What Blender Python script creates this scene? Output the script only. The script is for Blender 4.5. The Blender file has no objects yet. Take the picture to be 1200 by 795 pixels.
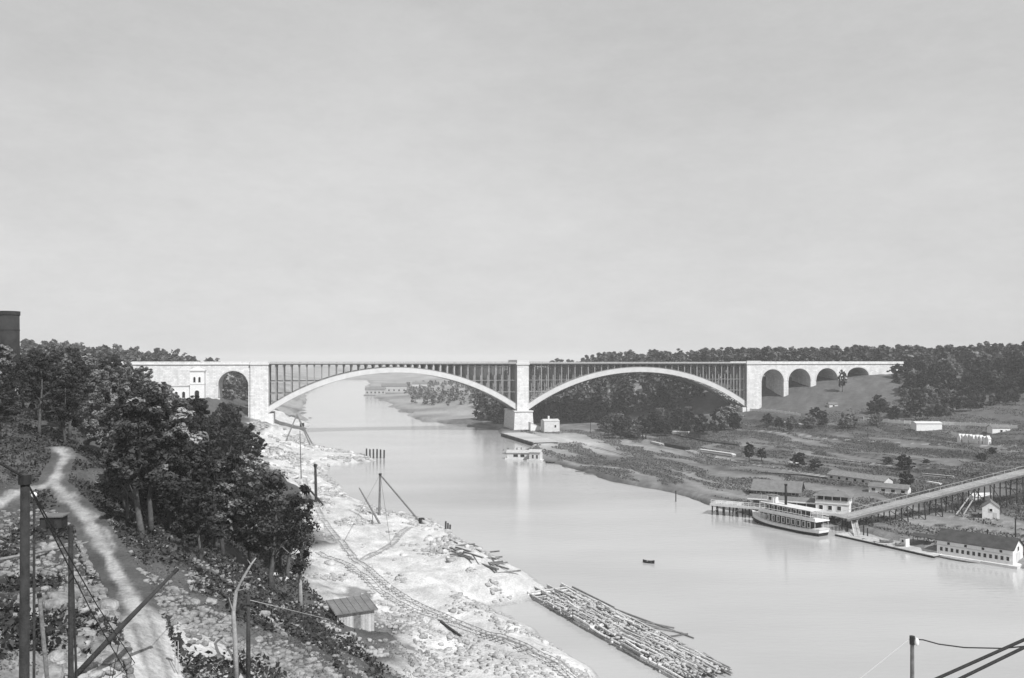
import bpy, math, random
import numpy as np
from mathutils import Vector, Matrix

R = math.radians
rnd = random.Random(7)
nrng = np.random.default_rng(11)
scene = bpy.context.scene
COL = scene.collection

# ------------------------------------------------------------------ camera
CZ = 46.0
HORIZON = 423.0            # row of the level horizon in the 1200 x 795 photograph
cam_d = bpy.data.cameras.new('camera')
cam_d.sensor_width = 36.0
cam_d.lens = 30.0          # 1000 px focal length on 1200 px
cam_d.shift_y = (HORIZON - 397.5) / 1200.0
cam_d.clip_start = 0.5
cam_d.clip_end = 20000
cam = bpy.data.objects.new('camera', cam_d)
cam.location = (0, 0, CZ)
cam.rotation_euler = (R(90), 0, 0)
COL.objects.link(cam)
scene.camera = cam

# ------------------------------------------------------------------ sky, sun, exposure
SUN_AZ = 38.0              # degrees to the right of straight behind the camera
SUN_EL = 48.0
sx = math.sin(R(SUN_AZ)) * math.cos(R(SUN_EL))
sy = -math.cos(R(SUN_AZ)) * math.cos(R(SUN_EL))
sz = math.sin(R(SUN_EL))
world = bpy.data.worlds.new('World')
scene.world = world
world.use_nodes = True
wn = world.node_tree
wn.nodes.clear()
sky = wn.nodes.new('ShaderNodeTexSky')
sky.sky_type = 'NISHITA'
sky.sun_disc = False
sky.sun_elevation = R(SUN_EL)
sky.sun_rotation = math.atan2(sx, sy)
sky.altitude = 50
sky.air_density = 1.0
sky.dust_density = 0.4
bw = wn.nodes.new('ShaderNodeSeparateColor')     # a black-and-white plate, sensitive to blue and green only
tcs = wn.nodes.new('ShaderNodeTexCoord')
mps = wn.nodes.new('ShaderNodeMapping'); mps.inputs['Scale'].default_value = (1.0, 1.0, 2.6)
nzs = wn.nodes.new('ShaderNodeTexNoise'); nzs.inputs['Scale'].default_value = 1.7
nzs.inputs['Detail'].default_value = 5.0; nzs.inputs['Roughness'].default_value = 0.5
mrs = wn.nodes.new('ShaderNodeMapRange')
mrs.inputs['From Min'].default_value = 0.3; mrs.inputs['From Max'].default_value = 0.7
mrs.inputs['To Min'].default_value = 0.84; mrs.inputs['To Max'].default_value = 1.12
mul = wn.nodes.new('ShaderNodeMath'); mul.operation = 'MULTIPLY'
bg = wn.nodes.new('ShaderNodeBackground')
bg.inputs['Strength'].default_value = 0.10
wo = wn.nodes.new('ShaderNodeOutputWorld')
L = wn.links.new
ad = wn.nodes.new('ShaderNodeMath'); ad.operation = 'MULTIPLY_ADD'; ad.inputs[1].default_value = 0.45
a2 = wn.nodes.new('ShaderNodeMath'); a2.operation = 'MULTIPLY'; a2.inputs[1].default_value = 0.55
L(sky.outputs['Color'], bw.inputs['Color'])
L(bw.outputs['Green'], a2.inputs[0]); L(bw.outputs['Blue'], ad.inputs[0]); L(a2.outputs['Value'], ad.inputs[2])
L(tcs.outputs['Generated'], mps.inputs['Vector']); L(mps.outputs['Vector'], nzs.inputs['Vector'])
nz2 = wn.nodes.new('ShaderNodeTexNoise'); nz2.inputs['Scale'].default_value = 16.0; nz2.inputs['Detail'].default_value = 9.0; nz2.inputs['Roughness'].default_value = 0.8
L(mps.outputs['Vector'], nz2.inputs['Vector'])
mxs = wn.nodes.new('ShaderNodeMix'); mxs.data_type = 'FLOAT'; mxs.inputs['Factor'].default_value = 0.33
L(nzs.outputs['Fac'], mxs.inputs[2]); L(nz2.outputs['Fac'], mxs.inputs[3]); L(mxs.outputs[0], mrs.inputs['Value'])
veil = wn.nodes.new('ShaderNodeMix'); veil.data_type = 'FLOAT'; veil.inputs['Factor'].default_value = 0.72     # thin even cloud veil
veil.inputs[3].default_value = 5.05
L(ad.outputs['Value'], veil.inputs[2]); L(veil.outputs[0], mul.inputs[0]); L(mrs.outputs['Result'], mul.inputs[1])
L(mul.outputs['Value'], bg.inputs['Color']); L(bg.outputs['Background'], wo.inputs['Surface'])

sun_d = bpy.data.lights.new('sun', 'SUN')
sun_d.energy = 4.0
sun_d.angle = R(0.6)
sun_d.color = (1.0, 1.0, 1.0)
sun = bpy.data.objects.new('sun', sun_d)
sun.rotation_euler = Vector((sx, sy, sz)).to_track_quat('Z', 'Y').to_euler()
sun.location = (80, -60, 160)
COL.objects.link(sun)

scene.view_settings.view_transform = 'Standard'
scene.view_settings.look = 'None'
scene.view_settings.gamma = 1.0
scene.view_settings.exposure = 0.33
scene.view_settings.use_curve_mapping = False
scene.cycles.max_bounces = 6
scene.cycles.diffuse_bounces = 2
scene.cycles.glossy_bounces = 2
scene.cycles.transparent_max_bounces = 6
scene.cycles.volume_bounces = 2

# ------------------------------------------------------------------ pixel helpers
def P(px, py, z=0.0):
    """point at height z seen at a pixel of the photograph (1200 x 795)"""
    d = 1000.0 * (CZ - z) / (py - HORIZON)
    return ((px - 600.0) / 1000.0 * d, d, z)

def PD(px, py, d):
    return ((px - 600.0) / 1000.0 * d, d, CZ - (py - HORIZON) / 1000.0 * d)

def proj(x, y, z):
    return 600 + 1000 * x / y, HORIZON + 1000 * (CZ - z) / y

# ------------------------------------------------------------------ materials
def gmat(name, lo, hi, scale=1.0, rough=0.9, bump=0.0, bscale=None, stretch=(1, 1, 1), spec=0.25, vary=0.0, attr=None, detail=5.0, metal=0.0):
    m = bpy.data.materials.new(name)
    m.use_nodes = True
    nt = m.node_tree
    b = nt.nodes['Principled BSDF']
    b.inputs['Roughness'].default_value = rough
    b.inputs['Specular IOR Level'].default_value = spec
    b.inputs['Metallic'].default_value = metal
    tc = nt.nodes.new('ShaderNodeTexCoord')
    mp = nt.nodes.new('ShaderNodeMapping')
    mp.inputs['Scale'].default_value = stretch
    nt.links.new(tc.outputs['Object'], mp.inputs['Vector'])
    nz = nt.nodes.new('ShaderNodeTexNoise')
    nz.inputs['Scale'].default_value = scale
    nz.inputs['Detail'].default_value = detail
    nz.inputs['Roughness'].default_value = 0.62
    nt.links.new(mp.outputs['Vector'], nz.inputs['Vector'])
    mr = nt.nodes.new('ShaderNodeMapRange')
    mr.inputs['From Min'].default_value = 0.3
    mr.inputs['From Max'].default_value = 0.7
    mr.inputs['To Min'].default_value = lo
    mr.inputs['To Max'].default_value = hi
    nt.links.new(nz.outputs['Fac'], mr.inputs['Value'])
    out = mr.outputs['Result']
    if vary > 0:
        oi = nt.nodes.new('ShaderNodeObjectInfo')
        vr = nt.nodes.new('ShaderNodeMapRange')
        vr.inputs['To Min'].default_value = 1 - vary
        vr.inputs['To Max'].default_value = 1 + vary
        nt.links.new(oi.outputs['Random'], vr.inputs['Value'])
        mm = nt.nodes.new('ShaderNodeMath'); mm.operation = 'MULTIPLY'
        nt.links.new(out, mm.inputs[0]); nt.links.new(vr.outputs['Result'], mm.inputs[1])
        out = mm.outputs['Value']
    if attr:
        at = nt.nodes.new('ShaderNodeAttribute'); at.attribute_name = attr
        mm = nt.nodes.new('ShaderNodeMath'); mm.operation = 'MULTIPLY'
        nt.links.new(out, mm.inputs[0]); nt.links.new(at.outputs['Fac'], mm.inputs[1])
        out = mm.outputs['Value']
    nt.links.new(out, b.inputs['Base Color'])
    if bump > 0:
        nb = nt.nodes.new('ShaderNodeTexNoise')
        nb.inputs['Scale'].default_value = bscale or scale * 4
        nb.inputs['Detail'].default_value = 4
        nt.links.new(mp.outputs['Vector'], nb.inputs['Vector'])
        bp = nt.nodes.new('ShaderNodeBump')
        bp.inputs['Strength'].default_value = bump
        bp.inputs['Distance'].default_value = 0.3
        nt.links.new(nb.outputs['Fac'], bp.inputs['Height'])
        nt.links.new(bp.outputs['Normal'], b.inputs['Normal'])
    return m

M = {}
M['terrain'] = gmat('terrain', 0.8, 1.18, 0.35, 0.95, 0.9, 1.6, attr='tone', spec=0.1, detail=9)
# pebbles and grit on the ground
_nt = M['terrain'].node_tree; _b = _nt.nodes['Principled BSDF']
_src = _b.inputs['Base Color'].links[0].from_socket
_vo = _nt.nodes.new('ShaderNodeTexNoise'); _vo.inputs['Scale'].default_value = 2.8; _vo.inputs['Detail'].default_value = 8; _vo.inputs['Roughness'].default_value = 0.75
_tc = [n for n in _nt.nodes if n.type == 'TEX_COORD'][0]; _nt.links.new(_tc.outputs['Object'], _vo.inputs['Vector'])
_mr = _nt.nodes.new('ShaderNodeMapRange'); _mr.inputs['From Min'].default_value = .32; _mr.inputs['From Max'].default_value = .68; _mr.inputs['To Min'].default_value = .74; _mr.inputs['To Max'].default_value = 1.18
_nt.links.new(_vo.outputs['Fac'], _mr.inputs['Value'])
_mm = _nt.nodes.new('ShaderNodeMath'); _mm.operation = 'MULTIPLY'; _nt.links.new(_src, _mm.inputs[0]); _nt.links.new(_mr.outputs['Result'], _mm.inputs[1]); _nt.links.new(_mm.outputs['Value'], _b.inputs['Base Color'])
M['stone'] = gmat('pale_stone', 0.54, 0.72, 0.5, 0.85, 0.35, 1.6, stretch=(1, 1, 0.35), detail=8)
M['stone_trim'] = gmat('stone_trim', 0.50, 0.62, 0.6, 0.85, 0.15, 2.0)
M['steel'] = gmat('painted_steel', 0.20, 0.28, 0.5, 0.6)
M['steel_rib'] = gmat('painted_rib', 0.50, 0.60, 0.3, 0.6)
M['steel_dark'] = gmat('bracing_steel', 0.16, 0.22, 0.5, 0.6)
M['timber_dark'] = gmat('dark_timber', 0.022, 0.05, 2.0, 0.85, 0.3, 8, vary=0.3)
M['timber'] = gmat('weathered_timber', 0.10, 0.22, 2.0, 0.85, 0.3, 8, vary=0.35)
M['timber_pale'] = gmat('pale_timber', 0.30, 0.5, 1.5, 0.85, 0.25, 6, vary=0.2)
M['ramp'] = gmat('ramp_planks', 0.20, 0.34, 1.5, 0.85, 0.3, 6, vary=0.15)
M['log'] = gmat('log_bark', 0.30, 0.6, 1.8, 0.9, 0.4, 7, vary=0.5)
M['white'] = gmat('white_paint', 0.66, 0.80, 1.2, 0.6, 0.08, 6)
M['offwhite'] = gmat('dull_white_paint', 0.48, 0.62, 0.8, 0.75, 0.1, 5)
M['roof_dark'] = gmat('dark_roofing', 0.035, 0.07, 0.7, 0.85, 0.2, 5)
M['roof_grey'] = gmat('grey_roofing', 0.12, 0.19, 0.8, 0.85, 0.2, 5)
M['glass'] = gmat('dark_window', 0.010, 0.02, 1.0, 0.15, spec=0.5)
M['black'] = gmat('black_paint', 0.012, 0.025, 1.0, 0.5)
M['leaf'] = gmat('foliage', 0.019, 0.054, 0.45, 0.75, attr='tone', vary=0.4, spec=0.12)
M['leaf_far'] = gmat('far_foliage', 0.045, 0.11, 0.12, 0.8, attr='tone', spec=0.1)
M['leaf_light'] = gmat('light_foliage', 0.085, 0.19, 0.45, 0.75, attr='tone', vary=0.25, spec=0.15)
M['bark'] = gmat('bark', 0.05, 0.12, 3.0, 0.95, 0.4, 10, vary=0.2)
M['bark_pale'] = gmat('pale_bark', 0.22, 0.38, 3.0, 0.95, 0.3, 10)
M['rock'] = gmat('pale_rock', 0.30, 0.60, 0.9, 0.95, 0.6, 4, vary=0.28)
M['rock_grey'] = gmat('grey_rock', 0.10, 0.38, 0.8, 0.95, 0.6, 4, vary=0.28)
M['brick'] = gmat('dark_brick', 0.015, 0.035, 0.5, 0.9, 0.3, 4)
M['rope'] = gmat('tarred_rope', 0.02, 0.04, 4.0, 0.9)
M['wire'] = gmat('bright_wire', 0.5, 0.65, 4.0, 0.5)
M['rail'] = gmat('rail_iron', 0.22, 0.34, 3.0, 0.5)
M['grassblade'] = gmat('marsh_grass', 0.06, 0.14, 0.6, 0.9, attr='tone', spec=0.1)

# water: silty, smooth, mirrors the pale sky at low angles
wm = bpy.data.materials.new('river_water'); wm.use_nodes = True
nt = wm.node_tree; b = nt.nodes['Principled BSDF']
b.inputs['Roughness'].default_value = 0.07
b.inputs['IOR'].default_value = 1.33
b.inputs['Specular IOR Level'].default_value = 0.7
tc = nt.nodes.new('ShaderNodeTexCoord'); mp = nt.nodes.new('ShaderNodeMapping')
mp.inputs['Scale'].default_value = (0.35, 1.0, 1.0)
nt.links.new(tc.outputs['Object'], mp.inputs['Vector'])
n1 = nt.nodes.new('ShaderNodeTexNoise'); n1.inputs['Scale'].default_value = 0.03; n1.inputs['Detail'].default_value = 6
nt.links.new(mp.outputs['Vector'], n1.inputs['Vector'])
mr = nt.nodes.new('ShaderNodeMapRange'); mr.inputs['From Min'].default_value = 0.3; mr.inputs['From Max'].default_value = 0.7
mr.inputs['To Min'].default_value = 0.33; mr.inputs['To Max'].default_value = 0.42
nt.links.new(n1.outputs['Fac'], mr.inputs['Value']); nt.links.new(mr.outputs['Result'], b.inputs['Base Color'])
n2 = nt.nodes.new('ShaderNodeTexNoise'); n2.inputs['Scale'].default_value = 0.9; n2.inputs['Detail'].default_value = 4
nt.links.new(mp.outputs['Vector'], n2.inputs['Vector'])
bp = nt.nodes.new('ShaderNodeBump'); bp.inputs['Strength'].default_value = 0.45; bp.inputs['Distance'].default_value = 0.14
nt.links.new(n2.outputs['Fac'], bp.inputs['Height']); nt.links.new(bp.outputs['Normal'], b.inputs['Normal'])
M['water'] = wm

# ------------------------------------------------------------------ mesh helpers
def set_tags(o, label=None, cat=None, group=None, kind=None):
    if label: o['label'] = label
    if cat: o['category'] = cat
    if group: o['group'] = group
    if kind: o['kind'] = kind
    return o

def empty(name, loc, label, cat, group=None):
    o = bpy.data.objects.new(name, None)
    o.empty_display_size = 0.5
    o.location = loc
    COL.objects.link(o)
    return set_tags(o, label, cat, group)

def link(name, me, parent=None, loc=(0, 0, 0)):
    o = bpy.data.objects.new(name, me)
    COL.objects.link(o)
    o.parent = parent
    o.location = loc
    return o

def wpos(o):
    v = Vector(o.location)
    while o.parent:
        o = o.parent
        v += Vector(o.location)
    return v

def arr_mesh(name, verts, faces, mat, tone=None, smooth=False):
    """fast mesh from an N x 3 and an M x K array"""
    me = bpy.data.meshes.new(name)
    verts = np.asarray(verts, dtype=np.float32); faces = np.asarray(faces, dtype=np.int32)
    nf, k = faces.shape
    me.vertices.add(len(verts)); me.vertices.foreach_set('co', verts.ravel())
    me.loops.add(nf * k); me.loops.foreach_set('vertex_index', faces.ravel())
    me.polygons.add(nf)
    me.polygons.foreach_set('loop_start', np.arange(0, nf * k, k, dtype=np.int32))
    me.polygons.foreach_set('loop_total', np.full(nf, k, dtype=np.int32))
    if smooth:
        me.polygons.foreach_set('use_smooth', np.ones(nf, dtype=bool))
    if tone is not None:
        a = me.attributes.new('tone', 'FLOAT', 'POINT')
        a.data.foreach_set('value', np.asarray(tone, dtype=np.float32))
    me.materials.append(mat)
    me.update(calc_edges=True)
    return me

class MB:
    """collects simple solids given in world coordinates, then links them as ONE mesh object"""
    def __init__(s): s.v = []; s.f = []
    def add(s, vs, fs):
        n = len(s.v); s.v.extend([tuple(v) for v in vs]); s.f.extend([tuple(i + n for i in f) for f in fs]); return s
    def box(s, c, size, rz=0.0, rx=0.0, ry=0.0):
        m = Matrix.Rotation(rz, 3, 'Z') @ Matrix.Rotation(ry, 3, 'Y') @ Matrix.Rotation(rx, 3, 'X')
        hx, hy, hz = size[0] / 2, size[1] / 2, size[2] / 2
        c = Vector(c)
        vs = [c + m @ Vector((x * hx, y * hy, z * hz)) for z in (-1, 1) for (x, y) in ((-1, -1), (1, -1), (1, 1), (-1, 1))]
        return s.add(vs, [(3, 2, 1, 0), (4, 5, 6, 7), (0, 1, 5, 4), (1, 2, 6, 5), (2, 3, 7, 6), (3, 0, 4, 7)])
    def tube(s, pts, rad, n=7):
        pts = [Vector(p) for p in pts]
        if not isinstance(rad, (list, tuple)): rad = [rad] * len(pts)
        rings = []
        for i, p in enumerate(pts):
            d = (pts[min(i + 1, len(pts) - 1)] - pts[max(i - 1, 0)]).normalized()
            up = Vector((0, 0, 1)) if abs(d.z) < 0.9 else Vector((0, 1, 0))
            a = d.cross(up).normalized(); b2 = a.cross(d).normalized()
            rings.append([p + (a * math.cos(2 * math.pi * k / n) + b2 * math.sin(2 * math.pi * k / n)) * rad[i] for k in range(n)])
        vs = [v for r in rings for v in r]
        fs = []
        for i in range(len(pts) - 1):
            for k in range(n):
                fs.append((i * n + k, i * n + (k + 1) % n, (i + 1) * n + (k + 1) % n, (i + 1) * n + k))
        fs.append(tuple(range(n))[::-1]); fs.append(tuple((len(pts) - 1) * n + k for k in range(n)))
        return s.add(vs, fs)
    def beam(s, p0, p1, w, h):
        """rectangular bar between two points"""
        p0 = Vector(p0); p1 = Vector(p1); d = (p1 - p0).normalized()
        up = Vector((0, 0, 1)) if abs(d.z) < 0.95 else Vector((0, 1, 0))
        a = d.cross(up).normalized(); b2 = a.cross(d).normalized()
        vs = []
        for p in (p0, p1):
            for (i, j) in ((-1, -1), (1, -1), (1, 1), (-1, 1)):
                vs.append(p + a * (i * w / 2) + b2 * (j * h / 2))
        return s.add(vs, [(3, 2, 1, 0), (4, 5, 6, 7), (0, 1, 5, 4), (1, 2, 6, 5), (2, 3, 7, 6), (3, 0, 4, 7)])
    def prism(s, poly, z0, z1):
        n = len(poly)
        zt = z1 if isinstance(z1, (list, tuple)) else [z1] * n
        vs = [(x, y, z0) for x, y in poly] + [(p[0], p[1], zt[i]) for i, p in enumerate(poly)]
        fs = [tuple(range(n))[::-1], tuple(range(n, 2 * n))]
        for k in range(n): fs.append((k, (k + 1) % n, n + (k + 1) % n, n + k))
        return s.add(vs, fs)
    def build(s, name, mat, parent=None, smooth=False, origin=None):
        if parent is not None: o0 = wpos(parent)
        elif origin is not None: o0 = Vector(origin)
        else:
            xs, ys, zs = zip(*s.v)
            o0 = Vector(((min(xs) + max(xs)) / 2, (min(ys) + max(ys)) / 2, min(zs)))
        me = bpy.data.meshes.new(name)
        me.from_pydata([(v[0] - o0.x, v[1] - o0.y, v[2] - o0.z) for v in s.v], [], s.f)
        me.materials.append(mat)
        if smooth:
            for p in me.polygons: p.use_smooth = True
        me.update()
        return link(name, me, parent, (0, 0, 0) if parent is not None else o0)

# local frame on the ground plane: a (along), b (across) in metres -> world
class Frame:
    def __init__(s, x, y, ang, z=0.0):
        s.x, s.y, s.z, s.ang = x, y, z, ang
        s.c, s.s_ = math.cos(ang), math.sin(ang)
    def p(s, a, b2, z=0.0):
        return (s.x + a * s.c - b2 * s.s_, s.y + a * s.s_ + b2 * s.c, s.z + z)
    def box(s, mb, a0, a1, b0, b1, z0, z1):
        c = s.p((a0 + a1) / 2, (b0 + b1) / 2, (z0 + z1) / 2)
        return mb.box(c, (a1 - a0, b1 - b0, z1 - z0), s.ang)

# ------------------------------------------------------------------ value noise
def _hash(ix, iy, seed):
    h = (ix.astype(np.int64) * 374761393 + iy.astype(np.int64) * 668265263 + seed * 1442695041) & 0x7fffffff
    h = (h ^ (h >> 13)) * 1274126177 & 0x7fffffff
    return ((h ^ (h >> 16)) & 0xffff) / 65535.0

def vnoise(x, y, seed=0):
    x = np.asarray(x, float); y = np.asarray(y, float)
    ix = np.floor(x); iy = np.floor(y); fx = x - ix; fy = y - iy
    fx = fx * fx * (3 - 2 * fx); fy = fy * fy * (3 - 2 * fy)
    a = _hash(ix, iy, seed); b2 = _hash(ix + 1, iy, seed); c = _hash(ix, iy + 1, seed); d = _hash(ix + 1, iy + 1, seed)
    return (a * (1 - fx) + b2 * fx) * (1 - fy) + (c * (1 - fx) + d * fx) * fy

def fbm(x, y, seed=0, o=4):
    v = 0; a = 0.5; t = 0
    for i in range(o):
        v = v + a * vnoise(x * 2 ** i, y * 2 ** i, seed + i); t += a; a *= 0.5
    return v / t

# ------------------------------------------------------------------ terrain: cross-sections of the valley at a distance y
LEFT_SHORE = [(16, -200), (16, 60), (15.5, 75), (14, 88), (13, 105), (12.4, 124), (5.6, 140.7), (-5.6, 159), (3.3, 164), (8, 172), (5, 179), (-5, 200), (-19, 236),
              (-42, 260), (-57, 293), (-70, 330), (-80, 362), (-72, 380), (-63, 393), (-70, 410), (-82, 424), (-100, 450), (-118, 490), (-126, 520), (-136, 560), (-150, 620),
              (-200, 800), (-290, 1200), (-374, 1700), (-420, 2100)]
RIGHT_SHORE = [(230, -200), (200, 45), (150, 105), (135, 140), (124, 166), (113, 188), (101.6, 207), (92, 236), (72, 253), (62.6, 272), (56.8, 298), (39, 324), (19, 383),
               (2, 411), (-4, 425), (8, 440), (12, 468), (-5, 524), (-8, 545), (-8, 565), (-30, 600), (-60, 640), (-78, 690), (-120, 860), (-175, 1100), (-244, 1440), (-300, 1800), (-360, 2100)]
RIVER = np.array(LEFT_SHORE + RIGHT_SHORE[::-1], float)

def river_sd(x, y):
    """signed distance to the river bank: negative in the water"""
    x = np.asarray(x, float); y = np.asarray(y, float)
    d2 = np.full(x.shape, 1e18); inside = np.zeros(x.shape, bool)
    n = len(RIVER)
    for i in range(n):
        ax, ay = RIVER[i]; bx, by = RIVER[(i + 1) % n]
        ex, ey = bx - ax, by - ay
        t = np.clip(((x - ax) * ex + (y - ay) * ey) / (ex * ex + ey * ey), 0, 1)
        d2 = np.minimum(d2, (x - ax - t * ex) ** 2 + (y - ay - t * ey) ** 2)
        c = (ay > y) != (by > y)
        if by != ay:
            inside ^= c & (x < ax + (y - ay) / (by - ay) * ex)
    d = np.sqrt(d2)
    return np.where(inside, -d, d)

SL = {   # left bank (x, z)
    0: [(-150, 40), (-60, 34), (-20, 31), (-8, 22), (4, 10), (10, 4), (16, 3)],
    45: [(-150, 38), (-60, 33), (-27, 30), (-20, 27), (-12, 22), (0, 10), (8, 4), (16, 3)],
    60: [(-150, 37), (-60, 31), (-36, 28), (-25, 24.2), (-17, 22.5), (-10, 17), (0, 8), (6, 4), (16, 3)],
    75: [(-150, 37), (-65, 31), (-42, 27), (-32, 25), (-22, 23), (-17, 21), (-10, 13), (0, 6), (5, 4), (16, 3.5)],
    88: [(-150, 38), (-75, 31), (-55, 27.5), (-42, 27), (-35, 25), (-25, 20), (-15, 12), (-5, 6), (2, 4), (14, 3.2)],
    105: [(-150, 38), (-80, 32), (-60, 29), (-50, 27), (-40, 23), (-28, 14), (-15, 8), (-8, 5), (0, 4), (13, 3)],
    125: [(-200, 40), (-90, 33), (-70, 31), (-62, 30), (-50, 25), (-38, 15), (-28, 9), (-20, 6), (-10, 4.2), (0, 4), (11, 3)],
    140: [(-200, 40), (-95, 34), (-75, 32), (-60, 28), (-45, 17), (-35, 9), (-25, 6), (-12, 4.2), (0, 3.5), (6, 2.5)],
    160: [(-200, 42), (-100, 35), (-80, 32), (-62, 25), (-48, 14), (-38, 8), (-25, 5), (-12, 4.2), (-6, 3.4), (3, 2), (8, 1.6)],
    180: [(-220, 42), (-105, 35), (-85, 31), (-65, 22), (-52, 12), (-42, 7.5), (-28, 5), (-16, 4.4), (-8, 5.2), (0, 3.2), (5, 1.5)],
    200: [(-220, 42), (-110, 35), (-90, 30), (-70, 20), (-56, 11), (-46, 7), (-30, 5), (-18, 5), (-10, 4), (-5, 1.5)],
    236: [(-240, 42), (-120, 35), (-100, 30), (-80, 19), (-65, 10), (-52, 6), (-38, 4), (-28, 3), (-18, 1.5)],
    260: [(-250, 43), (-130, 36), (-110, 30), (-90, 18), (-75, 10), (-62, 6), (-52, 3.5), (-42, 1.5)],
    295: [(-270, 43), (-145, 36), (-125, 30), (-105, 18), (-90, 10), (-76, 6), (-66, 3), (-57, 1.5)],
    330: [(-290, 44), (-160, 37), (-140, 30), (-120, 18), (-104, 11), (-90, 6), (-80, 3), (-70, 1.5)],
    368: [(-310, 44), (-175, 37), (-155, 30), (-135, 19), (-118, 12), (-104, 7), (-92, 4), (-79, 1.5)],
    393: [(-320, 44), (-185, 37), (-165, 30), (-145, 19), (-128, 12), (-112, 7.5), (-100, 4), (-85, 2), (-63, 1)],
    420: [(-330, 44), (-195, 37), (-175, 30), (-155, 20), (-138, 13), (-122, 8), (-110, 4), (-92, 2), (-75, 1)],
    450: [(-350, 44), (-210, 37), (-190, 30), (-168, 21), (-150, 14), (-134, 9), (-120, 5), (-108, 2), (-98, 1)],
    515: [(-390, 45), (-245, 38), (-212, 32), (-190, 25), (-172, 18), (-158, 12), (-148, 9), (-138, 5), (-130, 2), (-126, 1)],
    571: [(-420, 46), (-270, 39), (-230, 34), (-205, 27), (-185, 17), (-168, 11), (-156, 6), (-146, 2), (-139, 1)],
    800: [(-600, 60), (-480, 56), (-400, 51), (-330, 45), (-276, 36), (-240, 20), (-215, 5), (-200, 1)],
    1200: [(-800, 55), (-600, 46), (-430, 30), (-350, 12), (-300, 3), (-290, 1)],
    1700: [(-900, 40), (-600, 30), (-450, 10), (-385, 2), (-374, 1)],
    2200: [(-900, 30), (-600, 20), (-400, 4), (-300, 3)],
    9000: [(-900, 20), (900, 20)],
}
SR = {   # right bank
    0: [(200, 3), (260, 12), (360, 30), (500, 45)],
    188: [(113, 1), (140, 1.5), (170, 4), (200, 10), (300, 30), (500, 45)],
    236: [(92, 0.9), (110, 1.2), (150, 3), (180, 7), (220, 15), (330, 35), (600, 50)],
    300: [(56, 0.9), (100, 1.3), (150, 2.2), (185, 4), (230, 11), (330, 35), (600, 50)],
    383: [(18, 0.9), (100, 1.5), (180, 2.5), (230, 5), (280, 14), (380, 38), (650, 52)],
    450: [(-4, 0.9), (100, 2), (190, 4), (240, 6), (290, 16), (400, 40), (700, 54)],
    515: [(-5, 1.4), (60, 2), (130, 4), (200, 7), (250, 13), (300, 22), (380, 40), (700, 54)],
    560: [(-8, 1.4), (60, 2), (120, 4.5), (165, 9), (200, 15), (224, 21), (250, 24.5), (290, 30), (380, 42), (700, 54)],
    600: [(-30, 1), (60, 3), (120, 7), (158, 11.5), (172, 14), (186, 21), (207, 27), (228, 31), (255, 34.5), (285, 36), (400, 44), (700, 54)],
    640: [(-60, 1), (0, 5), (60, 12), (120, 24), (170, 33), (230, 37), (300, 40), (700, 54)],
    700: [(-80, 1), (-40, 3), (0, 8), (60, 20), (110, 32), (170, 40), (300, 43), (700, 50)],
    900: [(-130, 1), (-80, 4), (-40, 12), (30, 30), (120, 42), (700, 46)],
    1100: [(-175, 1), (-120, 3), (-60, 9), (0, 24), (100, 34), (700, 42)],
    1440: [(-244, 1), (-200, 2), (-120, 5), (0, 16), (300, 30)],
    2200: [(-300, 3), (-200, 6), (0, 18), (600, 26)],
    9000: [(-900, 20), (900, 20)],
}
def sect(S, x, y):
    ks = sorted(S)
    vals = np.array([np.interp(x, [p[0] for p in S[k]], [p[1] for p in S[k]]) for k in ks])
    yi = np.clip(y, ks[0], ks[-1])
    idx = np.clip(np.searchsorted(ks, yi, side='right') - 1, 0, len(ks) - 2)
    k0 = np.array(ks, float)[idx]; k1 = np.array(ks, float)[idx + 1]
    t = (yi - k0) / (k1 - k0)
    ar = np.arange(len(x))
    return vals[idx, ar] * (1 - t) + vals[idx + 1, ar] * t

ROAD = [P(200, 800, 24.0)[:2], P(158, 712, 25.4)[:2], P(128, 655, 26.6)[:2], P(100, 605, 28.0)[:2], P(62, 566, 29.6)[:2], P(70, 548, 30.6)[:2], P(78, 535, 31.2)[:2], P(66, 524, 32.2)[:2]]
ROAD_Z = [24.0, 25.4, 26.6, 28.0, 29.6, 30.6, 31.2, 32.2]
ROAD2 = [P(62, 566, 29.6)[:2], P(35, 572, 29.8)[:2], P(-20, 590, 30.0)[:2]]

def poly_dist(x, y, pts, zs=None):
    best = np.full(x.shape, 1e9); zz = np.zeros(x.shape)
    for i in range(len(pts) - 1):
        ax, ay = pts[i]; bx, by = pts[i + 1]
        ex, ey = bx - ax, by - ay
        t = np.clip(((x - ax) * ex + (y - ay) * ey) / (ex * ex + ey * ey), 0, 1)
        d = np.hypot(x - ax - t * ex, y - ay - t * ey)
        m = d < best
        best = np.where(m, d, best)
        if zs: zz = np.where(m, zs[i] * (1 - t) + zs[i + 1] * t, zz)
    return best, zz

TRACK_A = [P(372, 664, 4.4)[:2], P(410, 682, 4.3)[:2], P(470, 712, 4.2)[:2], P(560, 742, 4.1)[:2], P(660, 783, 4.0)[:2], P(720, 812, 4.0)[:2]]
TRACK_B = [P(356, 560, 5.0)[:2], P(375, 610, 4.8)[:2], P(405, 652, 4.6)[:2], P(430, 678, 4.4)[:2], P(475, 703, 4.2)[:2], P(560, 738, 4.1)[:2], P(680, 786, 4.0)[:2], P(740, 814, 4.0)[:2]]
TRACK_C = [P(425, 664, 4.5)[:2], P(455, 644, 4.4)[:2], P(480, 622, 3.6)[:2]]
def tdist0(x, y): return np.minimum(np.minimum(poly_dist(x, y, TRACK_A)[0], poly_dist(x, y, TRACK_B)[0]), poly_dist(x, y, TRACK_C)[0])
PADS = [(-174.0, 470.0, 25.6, 15.0, 9.0)]       # level ground under the gatehouse: x, y, z, radius, fade

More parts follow.
